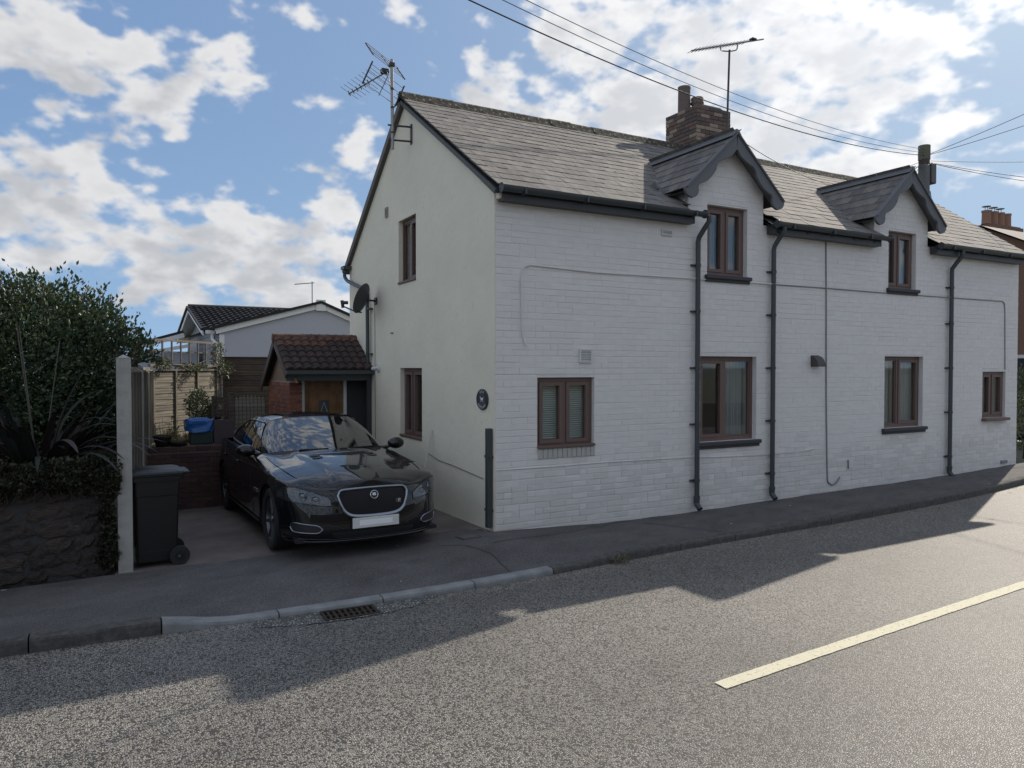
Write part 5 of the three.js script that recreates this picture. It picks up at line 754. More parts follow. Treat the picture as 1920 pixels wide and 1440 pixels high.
  // number plate
  const np = group('number_plate', car); { const q = S(0, .385, .022); np.position.set(0, .385, q.z); mesh('plate', rbox(.52, .111, .008, .003), std({ color: lin(.62, .63, .6), roughness: .35 }), np); mesh('surround', rbox(.54, .126, .02, .004, 0, 0, -.011), trim, np); mesh('blanked_band', rbox(.37, .055, .001, .0004, .0, 0, .0046), std({ color: lin(.85, .85, .85), roughness: .6 }), np); }
  // lamps, intakes
  for (const sg of [-1, 1]) {
    const hl = (a) => lerp(.585, .665, Math.pow(a, 1.2)) , hu = (a) => lerp(.64, .775, Math.pow(Math.min(1, a * 1.6), .7)) - .075 * Math.pow(a, 5);
    const lamp = mesh('headlight', patch(sg * .48, sg * 1.20, hl, hu, .0015), std({ color: lin(.07, .075, .08), roughness: .2, metalness: .5 }), car);
    for (const [s, h, r] of [[.64, .645, .040], [.80, .675, .046]]) { const q = S(sg * s, h, .004), p = plan(sg * s), o = mesh('projector', [T(new THREE.TorusGeometry(r, .007, 8, 28)), T(new THREE.SphereGeometry(r * .72, 18, 10).scale(1, 1, .3))], std({ color: lin(.16, .17, .19), metalness: .9, roughness: .25 }), lamp); o.position.copy(q); o.rotation.y = Math.atan2(p.nu, p.nf); o.rotation.x = 0; }
    mesh('lens', patch(sg * .475, sg * 1.205, a => hl(a) - .004, a => hu(a) + .004, .013), phys({ color: lin(.85, .88, .9), roughness: 0, transmission: 1, thickness: 0, ior: 1.55 }), lamp);
    mesh('lamp_seal', loop(sg * .475, sg * 1.205, a => hl(a) - .006, a => hu(a) + .006, .004, .0045), trim, lamp);
    const lo = a => .295 + .012 * a + .05 * Math.pow(Math.abs(a * 2 - 1), 8), up = a => lerp(.375, .41, a) - .05 * Math.pow(Math.abs(a * 2 - 1), 8);
    const it = mesh('air_intake', patch(sg * .56, sg * .95, lo, up, .003), trim, car); mesh('intake_trim', loop(sg * .56, sg * .95, lo, up, .006, .0065), satin, it);
    mesh('intake_blade', (() => { const P = []; for (let i = 0; i <= 16; i++) { const a = i / 16, q = S(sg * lerp(.34, .58, a), .33 + .045 * Math.sin(a * 2.2), .004); P.push([q.x, q.y, q.z]); } return tube(P, .007, 6, 30); })(), trim, car);
    // bonnet vents
    const vy = (u, f) => { let best = cols[0], bd = 9; for (const c of cols.slice(0, iA)) { const d = Math.abs(c[NC - 1].z - f); if (d < bd) { bd = d; best = c; } } const r = over(best), x = r.reduce((m, q) => Math.abs(q.x - u) < Math.abs(m.x - u) ? q : m, r[0]); return x.y; };
    for (const k of [0, 1]) { const f = -.22 + k * .12, u = sg * (.335 + .0 * k); const m = mesh('bonnet_vent', grid((a, b) => { const uu = u + (a - .5) * .12, ff = f + (b - .5) * .06 - Math.abs(a - .5) * .04; return [uu, vy(uu, ff) + .006, ff]; }, 6, 3, true), trim, car); }
    // mirror
    const mr = mesh('door_mirror', [new THREE.SphereGeometry(1, 28, 18).scale(.115, .078, .085).translate(sg * .985, 1.035, -1.0), tube([[sg * .80, .975, -1.06], [sg * .87, .985, -1.04], [sg * .93, 1.01, -1.02]], .024, 8, 12)], paint, car); mesh('mirror_glass', new THREE.CircleGeometry(.075, 20).scale(1.25, .8, 1).rotateY(Math.PI).translate(sg * .985, 1.035, -1.07), chrome, mr);
    // shut lines and handles on the side
    const sAt = f => { let lo = 0, hi = LEN; for (let i = 0; i < 40; i++) { const m = (lo + hi) / 2; plan(m).f > f ? lo = m : hi = m; } return lo; };
    const seam = (f0, f1, h0, h1) => { const P = []; for (let i = 0; i <= 14; i++) { const t = i / 14, h = lerp(h0, h1, t), q = S(sg * sAt(lerp(f0, f1, t)), h, .0005); P.push([q.x, q.y, q.z]); } return tube(P, .0035, 5, 24); };
    mesh('door_seam', [seam(-.82, -.98, .26, .93), seam(-2.06, -2.02, .23, .97), seam(-2.75, -3.2, .72, .985), seam(-2.62, -2.75, .25, .72)], rubber, car);
    mesh('sill_trim', (() => { const P = []; for (let i = 0; i <= 30; i++) { const q = S(sg * sAt(lerp(-.46, -2.58, i / 30)), .245 + .01 * Math.sin(i / 30 * 3), .012); P.push([q.x, q.y, q.z]); } return tube(P, .012, 6, 50); })(), paint, car);
    for (const f of [-1.85, -2.9]) { const q = S(sg * sAt(f), .83, .022); mesh('door_handle', rbox(.03, .028, .2, .012, q.x, q.y, q.z), paint, car); }
    const sv = S(sg * sAt(-.62), .60, .004); mesh('side_vent', rbox(.012, .045, .2, .004, sv.x, sv.y, sv.z), satin, car);
    mesh('tail_light', patch(sg * (LEN - .72), sg * (LEN - .55), a => .62, a => .98, .004, 8, 14), phys({ color: lin(.16, .008, .008), roughness: .1 }), car);
  }
  // lips and seams at the nose
  mesh('splitter', (() => { const P = []; for (let i = 0; i <= 60; i++) { const s = lerp(-1.08, 1.08, i / 60), q = S(s, .205, .012); P.push([q.x, q.y, q.z]); } return tube(P, .013, 8, 100); })(), paint, car);
  mesh('lower_intake', patch(-.46, .46, a => .225 + .03 * Math.pow(Math.abs(a * 2 - 1), 6), a => .30, .003), trim, car);
  mesh('bumper_crease', (() => { const P = []; for (let i = 0; i <= 60; i++) { const s = lerp(-1.12, 1.12, i / 60), q = S(s, .222 + .02 * Math.pow(Math.abs(s), 2), .006); P.push([q.x, q.y, q.z]); } return tube(P, .006, 6, 100); })(), paint, car);
  mesh('bonnet_seam', [-1, 1].map(sg => { const P = []; for (let i = 0; i <= 14; i++) { const a = i / 14, q = S(sg * lerp(.0, .46, a), lerp(.768, .735, Math.pow(a, 3)), .001); P.push([q.x, q.y, q.z]); } for (const [u, f] of [[.56, .72], [.66, .6], [.73, .4], [.77, .1], [.79, -.3], [.79, -.75]]) { let best = cols[0], bd = 9; for (const c of cols.slice(0, iA)) { const d = Math.abs(c[NC - 1].z - f); if (d < bd) { bd = d; best = c; } } const r = over(best), x = r.reduce((m, q) => Math.abs(q.x - u) < Math.abs(m.x - u) ? q : m, r[0]); P.push([sg * Math.min(u, best[NC - 1].x), x.y + .001, best[NC - 1].z]); } return tube(P, .0035, 5, 80); }), rubber, car);
  for (const sg of [-1, 1]) { const P = [[-.05, .02], [.25, .035], [.55, .03]].map(([a, v], i) => { const t = clamp(Math.abs(sg * .2 + a) * 3.2, 0, 2.6), q = G(t, v + .015, .018, (sg > 0 ? 1 : -1)); return [q.x, q.y, q.z]; }); mesh('wiper', tube(P, .008, 6, 20), rubber, car); }
  // wheels
  const tyreProf = [[.255, -.105], [.27, -.122], [.315, -.128], [.338, -.118], [.347, -.09], [.349, 0], [.347, .09], [.338, .118], [.315, .128], [.27, .122], [.255, .105]].map(p => new THREE.Vector2(...p));
  const tyreG = new THREE.LatheGeometry(tyreProf, 56).rotateZ(Math.PI / 2), rimG = new THREE.LatheGeometry([[.252, .11], [.262, .108], [.258, .09], [.235, .06], [.23, -.1], [.24, -.11]].map(p => new THREE.Vector2(...p)), 48).rotateZ(-Math.PI / 2);
  const alloy = std({ color: lin(.10, .105, .115), metalness: .85, roughness: .32 });
  const spokes = (() => { const L = []; for (let i = 0; i < 10; i++) { const a = Math.floor(i / 2) * 1.2566 + (i % 2 ? .17 : -.17), a2 = Math.floor(i / 2) * 1.2566 + (i % 2 ? .26 : -.26); L.push(beam([.075, .05 * Math.sin(a), .05 * Math.cos(a)], [.088, .25 * Math.sin(a2), .25 * Math.cos(a2)], .022, .030)); } L.push(new THREE.CylinderGeometry(.062, .07, .05, 24).rotateZ(-Math.PI / 2).translate(.065, 0, 0)); return join(L); })();
  for (const z of AX) for (const s of [-1, 1]) { const w = group('wheel', car); w.position.set(s * .80, .349, z); w.rotation.y = s < 0 ? Math.PI : 0; w.rotation.x = 0; mesh('tyre', tyreG, rubber, w); const r = mesh('rim', rimG, alloy, w); mesh('spokes', spokes, alloy, w); mesh('brake_disc', new THREE.CylinderGeometry(.18, .18, .03, 32).rotateZ(Math.PI / 2).translate(-.02, 0, 0), std({ color: lin(.15, .15, .15), metalness: .9, roughness: .4 }), w); mesh('hub_cap', new THREE.CylinderGeometry(.03, .03, .012, 20).rotateZ(Math.PI / 2).translate(.092, 0, 0), chrome, w); }
}
// ---------- bungalow behind ----------
{
  const b = thing('grey_bungalow', 'pale grey bungalow with black tiled roof behind the yard fence', 'bungalow');
  const grey = std({ color: lin(.42, .44, .49), roughness: .9, bumpMap: rep(bumps, 1), bumpScale: .006 }), clad = std({ color: lin(.25, .26, .29), roughness: .7 }), upvc = std({ color: lin(.72, .73, .74), roughness: .4 }), tileM = [[.022, .023, .026], [.032, .033, .036], [.017, .018, .02]].map(c => std({ color: lin(...c), roughness: .9, bumpMap: rep(bumpsFine, 1), bumpScale: .003 }));
  const ax = .91, ay = 3.60, lx = -1.62, ly = 2.90, rx = 4.2, ry = 2.3, z0 = -12;
  mesh('gable_wall', uvm(T(ext(poly([[lx, -.6], [rx, -.6], [rx, ry - .05], [ax, ay - .05], [lx, ly - .05]]), .2), 0, 0, z0 - .2)), grey, b);
  mesh('side_wall', uvm(span(lx, lx + .2, -.6, ly, -20, z0 - .2)), grey, b);
  mesh('corner_trim', span(lx - .02, lx + .10, -.6, ly - .1, z0 - .02, z0 + .012), upvc, b);
  // fascias
  mesh('fascia_board', [beam([lx - .12, ly - .02, z0 + .06], [ax, ay + .03, z0 + .06], .03, .15), beam([ax, ay + .03, z0 + .06], [rx, ry, z0 + .06], .03, .15)], upvc, b);
  mesh('finial', rbox(.26, .30, .05, .01, ax, ay + .03, z0 + .085), upvc, b);
  // main roof (runs back), dark verge
  const mr = mesh('roof', [grid((u, v) => [lerp(lx - .2, ax, u), lerp(ly + .06, ay + .11, u), lerp(z0 + .12, -21, v)], 1, 1, true), grid((u, v) => [lerp(ax, rx, u), lerp(ay + .11, ry + .08, u), lerp(z0 + .12, -21, v)], 1, 1, true)], tileM[0], b);
  mesh('verge', [beam([lx - .2, ly + .055, z0 + .09], [ax, ay + .115, z0 + .09], .09, .07), beam([ax, ay + .115, z0 + .09], [rx, ry + .08, z0 + .09], .09, .07)], tileM[0], mr);
  // wing with its own gable
  const wx = -1.96, wy = 2.88, az = -16.07, aw = 3.72, zf = -12.35, zb = -20.3;
  mesh('wing_gable', uvm(ext(poly([[-zf - .25, -.6], [-zb - .3, -.6], [-zb - .3, wy - .1], [-az, aw - .12], [-zf - .25, wy - .1]]), .15).applyMatrix4(new THREE.Matrix4().makeBasis(V3(0, 0, -1), V3(0, 1, 0), V3(1, 0, 0))).translate(wx + .30, 0, 0)), clad, b);
  for (let i = 0; i < 14; i++) mesh('cladding_board', ext(poly([[0, 0], [.018, 0], [.004, .15], [0, .15]]), Math.max(.5, 7.2 - Math.max(0, 1.0 + i * .15 - 2.7) * 8)).translate(0, 0, 0).applyMatrix4(new THREE.Matrix4().makeBasis(V3(-1, 0, 0), V3(0, 1, 0), V3(0, 0, -1))).translate(wx + .29, 1.0 + i * .15, zf - .35 - Math.max(0, 1.0 + i * .15 - 2.7) * 4), clad, b);
  mesh('wing_fascia', [beam([wx - .02, wy - .02, zf], [wx - .02, aw - .03, az], .04, .16), beam([wx - .02, wy - .02, zb], [wx - .02, aw - .03, az], .04, .16)], upvc, b);
  mesh('wing_soffit', [grid((u, v) => [lerp(wx, wx + .32, u), lerp(wy - .06, aw - .08, v), lerp(zf, az, v)], 1, 1), grid((u, v) => [lerp(wx, wx + .32, u), lerp(wy - .06, aw - .08, v), lerp(zb, az, v)], 1, 1)], upvc, b);
  const wr = mesh('wing_roof', [grid((u, v) => [lerp(wx - .05, 2, u), lerp(wy, aw, v) + .03, lerp(zf + .1, az, v)], 1, 1), grid((u, v) => [lerp(wx - .05, 2, u), lerp(wy, aw, v) + .03, lerp(zb - .1, az, v)], 1, 1, true)], tileM[0], b);
  mesh('verge', [beam([wx - .05, wy + .05, zf + .1], [wx - .05, aw + .05, az], .08, .06), beam([wx - .05, wy + .05, zb - .1], [wx - .05, aw + .05, az], .08, .06)], tileM[0], wr);
  const sl = Math.atan((aw - wy) / (zf + .1 - az)), L = [], prof = u => .03 * Math.pow(Math.max(0, Math.sin((u * 2) % 1 * Math.PI)), .8), tg = join([grid((u, v) => [u - .5, prof(u) + .03 * (1 - v), .5 - v], 20, 1), grid((u, v) => [u - .5, lerp(-.01, prof(u) + .03, v), .5], 20, 1, true)]);
  for (let r = 0; r < 12; r++) for (let c = 0; c < 9; c++) { const s = r * .325 + .17; L.push({ g: tg, m: tileM[(rnd() * 3) | 0], p: [wx + .12 + c * .33, wy + .045 + Math.sin(sl) * s, zf + .12 - Math.cos(sl) * s], r: [sl - .03, 0, 0], s: [.33, 1.3, .40], size: .1 }); }
  pieces(wr, 'tile', 'tiling', L, 300);
  for (let i = 0; i < 9; i++) mesh('ridge_tile', new THREE.CylinderGeometry(.09, .09, .40, 12).rotateZ(Math.PI / 2).translate(wx + .16 + i * .41, aw + .05, az), tileM[1], wr);
  mesh('gutter', [span(wx + .02, lx - .1, wy - .06, wy + .03, zf + .05, zf + .17)], upvc, b);
  mesh('downpipe', tube([[lx - .16, wy - .05, zf + .11], [lx - .15, wy - .2, zf + .11], [lx - .06, wy - .35, zf + .3], [lx - .06, wy - .6, zf + .38], [lx - .06, 1, zf + .38]], .045, 10, 40), upvc, b);
  mesh('window', span(wx + .33, wx + .36, 1.9, 2.6, -13.4, -12.7), phys({ color: lin(.02, .022, .025), roughness: .05 }), b);
  // low extension
  mesh('extension_roof', [beam([-3.6, 2.55, -15.9], [-2.2, 2.98, -15.9], 1.6, .10)], tileM[0], b); mesh('extension_fascia', [beam([-3.6, 2.46, -15.05], [-2.2, 2.89, -15.05], .04, .12), beam([-3.0, 2.4, -14.9], [-1.9, 2.62, -14.9], .04, .1)], upvc, b); mesh('extension_wall', uvm(span(-3.5, -1.8, -.5, 2.42, -16.6, -15.2)), grey, b);
  const a = thing('tv_aerial', 'thin aerial on the roof of the grey bungalow', 'aerial', [.82, 3.6, -12.5], 0, 'roof aerials'); const met = std({ color: lin(.25, .25, .26), metalness: .7, roughness: .5 });
  mesh('mast', bar([0, 0, 0], [0, .72, 0], .014, 6), met, a); mesh('boom', bar([-.47, .62, 0], [.06, .69, 0], .012, 5), met, a); for (let i = 0; i < 7; i++) mesh('element', bar([-.45 + i * .075, .622 + i * .0098, -.12], [-.45 + i * .075, .622 + i * .0098, .12], .004, 4), met, a);
}
// ---------- brick house up the street ----------
{
  const h = thing('brick_house', 'reddish brick house with a four pot chimney beyond the cottage', 'house'); const bk = std({ color: lin(.19, .11, .08), roughness: .95, bumpMap: rep(bumps, 3), bumpScale: .01 }), rf = std({ color: lin(.10, .09, .085), roughness: .8 });
  mesh('wall', uvm(span(24.5, 34, -.4, 5.2, -11.5, -4.0)), bk, h);
  mesh('roof', [grid((u, v) => [lerp(24.2, 34.3, u), lerp(5.1, 7.2, v), lerp(-3.7, -7.75, v)], 1, 1), grid((u, v) => [lerp(24.2, 34.3, u), lerp(5.1, 7.2, v), lerp(-11.8, -7.75, v)], 1, 1, true)], rf, h);
  mesh('gable', uvm(ext(poly([[4.0, 5.2], [11.5, 5.2], [7.75, 7.1]]), .3).applyMatrix4(new THREE.Matrix4().makeBasis(V3(0, 0, -1), V3(0, 1, 0), V3(1, 0, 0))).translate(24.5, 0, 0)), bk, h);
  const w = mesh('window', span(24.42, 24.5, 1.0, 2.3, -7.2, -6.1), phys({ color: lin(.03, .035, .04), roughness: .1 }), h); mesh('frame', [span(24.40, 24.47, 2.3, 2.42, -7.3, -6.0), span(24.40, 24.47, .9, 1.0, -7.3, -6.0), span(24.40, 24.47, 1.0, 2.3, -7.3, -7.2), span(24.40, 24.47, 1.0, 2.3, -6.1, -6.0)], std({ color: lin(.6, .6, .6), roughness: .5 }), w);
  const c = mesh('chimney', [uvm(span(26.5, 28.5, 6.2, 7.65, -9.55, -8.6)), uvm(span(26.42, 28.58, 7.42, 7.6, -9.62, -8.53))], bk, h), pt = std({ color: lin(.27, .15, .1), roughness: .8 }), met = std({ color: lin(.15, .15, .15), roughness: .5 });
  for (let i = 0; i < 4; i++) { const x = 26.78 + i * .48; const p = mesh('chimney_pot', T(new THREE.LatheGeometry([[.19, 0], [.17, .05], [.16, .46], [.18, .48], [.18, .54], [.14, .54], [.14, .1]].map(q => new THREE.Vector2(...q)), 18), x, 7.7, -9.0), pt, c); }
  for (let i = 0; i < 3; i++) mesh('pot_cowl', [new THREE.CylinderGeometry(.16, .16, .02, 16).translate(26.78 + i * .48, 8.40, -9.0), ...[-.09, .09].map(k => bar([26.78 + i * .48 + k, 8.2, -9], [26.78 + i * .48 + k, 8.40, -9], .012, 5))], met, c);
  mesh('chimney_pot', T(new THREE.CylinderGeometry(.1, .12, .5, 16), 29.6, 7.2, -9.0), pt, c);
  const v = thing('roadside_shrub', 'sunlit yellow green shrub beyond the far end of the cottage', 'shrub', [0, .2, 0]); leaves(v, 'foliage', leafGeo(.05, .08), leafMat([1, 1, 1], .4), bushPts([[14.9, .2, -1.5, .6, .4, .6], [18, .5, -3.6, 1.2, .7, 1.0], [21.5, .8, -5.2, 1.6, 1.0, 1.4]], 7000, .8, 1.6, .5), [[.12, .15, .05], [.09, .12, .04], [.16, .16, .06]]); mesh('stem', [[14.9, -1.5], [18, -3.6], [21.5, -5.2]].map(([x, z]) => bar([x, -.4, z], [x + .05, .6, z], .06, 7, .02)), std({ color: lin(.08, .06, .04), roughness: .9 }), v);
}
// ---------- house across the road, behind the camera: what the windows and the car mirror ----------
{
  const h = thing('rendered_house', 'pale rendered house with tiled roof across the road', 'house'); const cr = std({ color: lin(.45, .44, .41), roughness: .9, bumpMap: rep(bumps, .7), bumpScale: .01 }), rf = std({ color: lin(.11, .07, .055), roughness: .8 }), fr = std({ color: lin(.6, .6, .58), roughness: .5 }), gl = phys({ color: lin(.02, .022, .025), roughness: .05 });
  mesh('wall', uvm(span(-5.5, 8.5, -.6, 4.8, 13.4, 20)), cr, h);
  mesh('roof', [grid((u, v) => [lerp(-5.8, 8.8, u), lerp(4.7, 7.0, v), lerp(13.0, 16.7, v)], 1, 1, true), grid((u, v) => [lerp(-5.8, 8.8, u), lerp(4.7, 7.0, v), lerp(20.4, 16.7, v)], 1, 1), ext(poly([[13.0, 4.72], [20.4, 4.72], [16.7, 6.98]]), .1).applyMatrix4(new THREE.Matrix4().makeBasis(V3(0, 0, 1), V3(0, 1, 0), V3(-1, 0, 0))).translate(-5.5, 0, 0), ext(poly([[13.0, 4.72], [20.4, 4.72], [16.7, 6.98]]), .1).applyMatrix4(new THREE.Matrix4().makeBasis(V3(0, 0, 1), V3(0, 1, 0), V3(-1, 0, 0))).translate(8.6, 0, 0)], rf, h);
  for (const x of [-3.8, 0, 4, 6.8]) for (const y of [.9, 3.1]) { const w = mesh('window', span(x - .55, x + .55, y, y + 1.15, 13.36, 13.42), gl, h); mesh('frame', [span(x - .63, x + .63, y - .08, y, 13.30, 13.4), span(x - .63, x + .63, y + 1.15, y + 1.23, 13.30, 13.4), span(x - .63, x - .55, y, y + 1.15, 13.30, 13.4), span(x + .55, x + .63, y, y + 1.15, 13.30, 13.4), span(x - .03, x + .03, y, y + 1.15, 13.30, 13.4)], fr, w); }
  mesh('door', span(1.7, 2.6, -.2, 1.9, 13.33, 13.43), std({ color: lin(.05, .09, .07), roughness: .4 }), h);
  solo('boundary_wall', uvm(span(-16, 16, -.4, .75, 10.6, 10.82)), std({ color: lin(.12, .11, .10), roughness: .95, bumpMap: rep(bumps, 3), bumpScale: .01 }), 'low brick boundary wall across the road', 'wall');
}
// ---------- pole, wires ----------
{
  const t = thing('telegraph_pole', 'wooden telegraph pole rising behind the second dormer', 'pole', [17.2, 0, -5.53]); const wd = std({ map: rep(woodTex, 1, 3), color: lin(.36, .31, .26), roughness: .95 }), met = std({ color: lin(.10, .10, .10), roughness: .6 });
  mesh('shaft', bar([0, -.5, 0], [0, 8.5, 0], .19, 14, .15), wd, t); mesh('cap', T(new THREE.CylinderGeometry(.165, .165, .42, 12), 0, 8.33, 0), std({ color: lin(.13, .13, .09), roughness: .9 }), t);
  mesh('junction_box', [rbox(.24, .85, .24, .04, -.2, 7.5, .12), rbox(.24, .6, .24, .04, .24, 7.72, .05), rbox(.3, .16, .12, .02, -.24, 6.98, .12).rotateZ(0)], met, t);
  mesh('fixings', [...Array.from({ length: 10 }, (_, i) => bar([R(-.25, -.1), 7.1 + i * .1, .15], [R(-.34, -.2), 7.05 + i * .1, .2], .012, 5)), tube([[.16, 7.2, .1], [.3, 6.6, .1], [.42, 5.6, .0]], .008, 5, 14), tube([[.15, 7.2, .1], [.2, 6.4, .1], [.28, 5.6, .0]], .008, 5, 14), bar([-.17, 8.12, 0], [.17, 8.12, 0], .03, 8)], met, t);
  const blk = std({ color: lin(.03, .032, .035), roughness: .6 });
  const P = [17.2, 8.16, -5.5], wire = (a, b, sag, r, label, g = 'overhead wires') => { const A = V3(...a), B = V3(...b), pts = []; for (let i = 0; i <= 24; i++) { const k = i / 24, q = A.clone().lerp(B, k); pts.push([q.x, q.y - sag * 4 * k * (1 - k), q.z]); } return solo('overhead_wire', tube(pts, r, 6, 60), blk, label, 'wire', g); };
  wire([17.05, 8.22, -5.45], [-1.83, 7.30, -1.1], .55, .012, 'thick lowest overhead wire crossing above the chimney pots');
  wire([17.05, 8.3, -5.45], [-1.1, 7.5, -1.27], .5, .007, 'middle thin overhead wire crossing above the chimney');
  wire([17.05, 8.40, -5.45], [-.66, 7.8, -1.61], .45, .007, 'highest thin overhead wire crossing above the chimney');
  wire([17.35, 8.3, -5.45], [15.61, 8.34 + .3, .44], .05, .008, 'steeper of the two wires rising from the pole to the picture edge');
  wire([17.35, 8.28, -5.45], [18.07, 8.81 + .1, -.51], .08, .008, 'shallower of the two wires rising from the pole to the picture edge');
  wire([17.4, 8.1, -5.45], [21.15, 7.7, -1.06], .1, .007, 'upper wire running level from the pole over the far roof end');
  wire([17.4, 8.05, -5.45], [23.68, 7.3, -1.96], .15, .009, 'middle wire falling from the pole over the far roof end');
  wire([17.4, 8.03, -5.45], [22.6, 7.0, -1.96], .15, .009, 'lowest wire falling from the pole over the far roof end');
  wire([17.0, 8.0, -5.45], [3.86, 5.28, .12], .75, .006, 'thin drop wire from the pole to the first dormer');
  wire([17.0, 8.04, -5.5], [9.6, 5.95, -3.4], .12, .007, 'upper drop wire from the pole to the roof between the dormers');
  wire([17.0, 7.95, -5.5], [11.0, 5.98, -3.5], .1, .007, 'lower drop wire from the pole to the roof between the dormers');
  wire([17.0, 7.9, -5.5], [12.6, 6.1, -3.7], .08, .007, 'drop wire from the pole ending behind the second dormer');
}
// ---------- aerials, dish, plaque, lamp ----------
{
  const met = std({ color: lin(.30, .30, .28), metalness: .6, roughness: .5 }), drk = std({ color: lin(.04, .04, .045), roughness: .5 });
  const t = thing('tv_aerial', 'large wideband aerial with mesh reflector on a mast at the gable', 'aerial', [-.30, 5.40, -2.82], 0, 'roof aerials');
  mesh('mast', bar([0, -.12, 0], [-.0, 1.24, -.02], .024, 10), met, t); for (const y of [.12, .5, .78]) mesh('band', bar([0, y, -.005], [0, y + .025, -.005], .028, 10), drk, t);
  mesh('bracket', [bar([.02, .02, 0], [.29, .02, .06], .016, 6), bar([.02, .24, 0], [.29, .24, .06], .016, 6), span(.27, .295, -.02, .28, .03, .09), bar([-.07, .24, -.01], [.03, .24, 0], .014, 6), bar([-.07, .02, -.01], [.03, .02, 0], .014, 6)], drk, t);
  // boom points left and away
  const D = V3(-.40, -.16, -.88).normalize(), S_ = V3(.88, -.24, -.40).normalize(), U_ = V3().crossVectors(S_, D).normalize(), o = V3(0, 1.10, -.02); if (U_.y < 0) U_.negate();
  const at = (d, s, u) => { const q = o.clone().addScaledVector(D, d).addScaledVector(S_, s).addScaledVector(U_, u); return [q.x, q.y, q.z]; };
  mesh('boom', [bar(at(.05, 0, 0), at(1.0, 0, 0), .011, 6), bar(at(.1, 0, -.02), [0, .70, -.01], .008, 5)], met, t);
  for (let i = 0; i < 9; i++) { const d = .26 + i * .09; mesh('element', bar(at(d, -.22 + i * .004, .01), at(d, .22 - i * .004, .01), .0045, 4), drk, t); if (i > 2) mesh('clip', bar(at(d - .03, -.05, 0), at(d + .03, .05, 0), .008, 5), drk, t); }
  for (const sg of [1, -1]) { const q = group('reflector', t); for (let i = 0; i < 4; i++) { const a = (.09 + i * .085); mesh('rod', bar(at(.04 + a * .55, -.34, sg * a), at(.04 + a * .55, .34, sg * a), .005, 4), drk, q); } for (const s of [-.34, .34, 0]) mesh('edge', bar(at(.06, s, sg * .06), at(.06 + .36 * .55, s, sg * .36), s ? .012 : .006, 5), drk, q); }
  mesh('dipole', rbox(.12, .07, .1, .015, ...at(.16, 0, .03)), drk, t); mesh('clamp', rbox(.08, .06, .08, .01, 0, 1.16, -.02), drk, t);
  const a = thing('tv_aerial', 'long slim aerial on a tall mast at the first dormer ridge', 'aerial', [3.80, 5.36, -.02], 0, 'roof aerials');
  mesh('mast', bar([0, -.2, 0], [.05, 1.22, 0], .015, 8), drk, a); mesh('cradle', [tube([[-.13, 1.25, 0], [-.11, 1.18, 0], [.05, 1.2, 0], [.19, 1.25, 0], [.21, 1.33, 0]], .010, 6, 20)], met, a);
  mesh('boom', bar([-.68, 1.06, 0], [.74, 1.52, 0], .011, 6), met, a); for (let i = 0; i < 17; i++) { const k = i / 17, x = lerp(-.66, .45, k), y = lerp(1.067, 1.426, k); mesh('element', bar([x, y, -.10], [x, y, .10], .0045, 4), drk, a); }
  mesh('dipole', rbox(.09, .03, .08, .01, .52, 1.47, 0), drk, a);
  // satellite dish
  const d = thing('satellite_dish', 'dark grey satellite dish on the rear downpipe side of the gable', 'satellite dish', [-.02, 3.14, -4.47]); const dm = std({ color: lin(.05, .053, .06), roughness: .55, metalness: .2 });
  const n = V3(-.72, .34, -.60).normalize(), qd = new THREE.Quaternion().setFromUnitVectors(V3(0, 0, 1), n);
  const bowl = grid((u, v) => { const a2 = u * 2 * Math.PI, r = v * .25; return [r * Math.cos(a2), r * 1.08 * Math.sin(a2), .9 * r * r - .05]; }, 40, 10), bowl2 = grid((u, v) => { const a2 = u * 2 * Math.PI, r = v * .25; return [r * Math.cos(a2), r * 1.08 * Math.sin(a2), .9 * r * r - .06]; }, 40, 10, true);
  const m = mesh('reflector', [bowl, bowl2, new THREE.TorusGeometry(.25, .008, 6, 48).scale(1, 1.08, 1).translate(0, 0, .003)], dm, d); m.quaternion.copy(qd); m.position.set(-.30, 0, .12);
  mesh('arm', [tube([[-.30, -.24, .12], [-.38, -.22, .02], [-.52, -.13, -.17]], .012, 6, 16)], drk, d); mesh('receiver', [bar([-.55, -.02, -.20], [-.53, -.15, -.20], .028, 10), bar([-.54, -.06, -.20], [-.46, -.06, -.15], .03, 10)], drk, d);
  mesh('wall_bracket', [rbox(.03, .12, .12, .005, .0, -.02, -.03), bar([0, -.02, -.03], [-.16, -.02, .04], .018, 8), bar([-.16, -.08, .04], [-.16, .08, .05], .02, 8), bar([-.16, .02, .04], [-.27, .0, .11], .03, 8)], drk, d);
  // lamp with sensor
  const l = thing('wall_sensor', 'small white sensor lamp above the porch gutter end', 'sensor', [-.014, 1.95, -4.36]); mesh('base', new THREE.CylinderGeometry(.07, .075, .03, 24).rotateZ(Math.PI / 2).translate(-.015, 0, 0), std({ color: lin(.6, .6, .58), roughness: .4 }), l); mesh('head', [bar([-.02, 0, 0], [-.09, -.01, -.02], .03, 12, .024), new THREE.SphereGeometry(.03, 14, 10).translate(-.1, -.012, -.025)], std({ color: lin(.55, .55, .54), roughness: .4 }), l);
  // oval name plaque
  const cv = document.createElement('canvas'); cv.width = 512; cv.height = 430; const x = cv.getContext('2d'); x.fillStyle = '#20242a'; x.fillRect(0, 0, 512, 430);
  x.fillStyle = '#d9dde0'; x.textAlign = 'center'; x.textBaseline = 'middle'; const arc = (s, a0, a1, rx, ry, flip) => { for (let i = 0; i < s.length; i++) { const k = s.length > 1 ? lerp(a0, a1, i / (s.length - 1)) : a0; x.save(); x.translate(256 + rx * Math.cos(k), 215 + ry * Math.sin(k)); x.rotate(flip ? k - Math.PI / 2 : k + Math.PI / 2); x.font = 'bold 68px serif'; x.fillText(s[i], 0, 0); x.restore(); } };
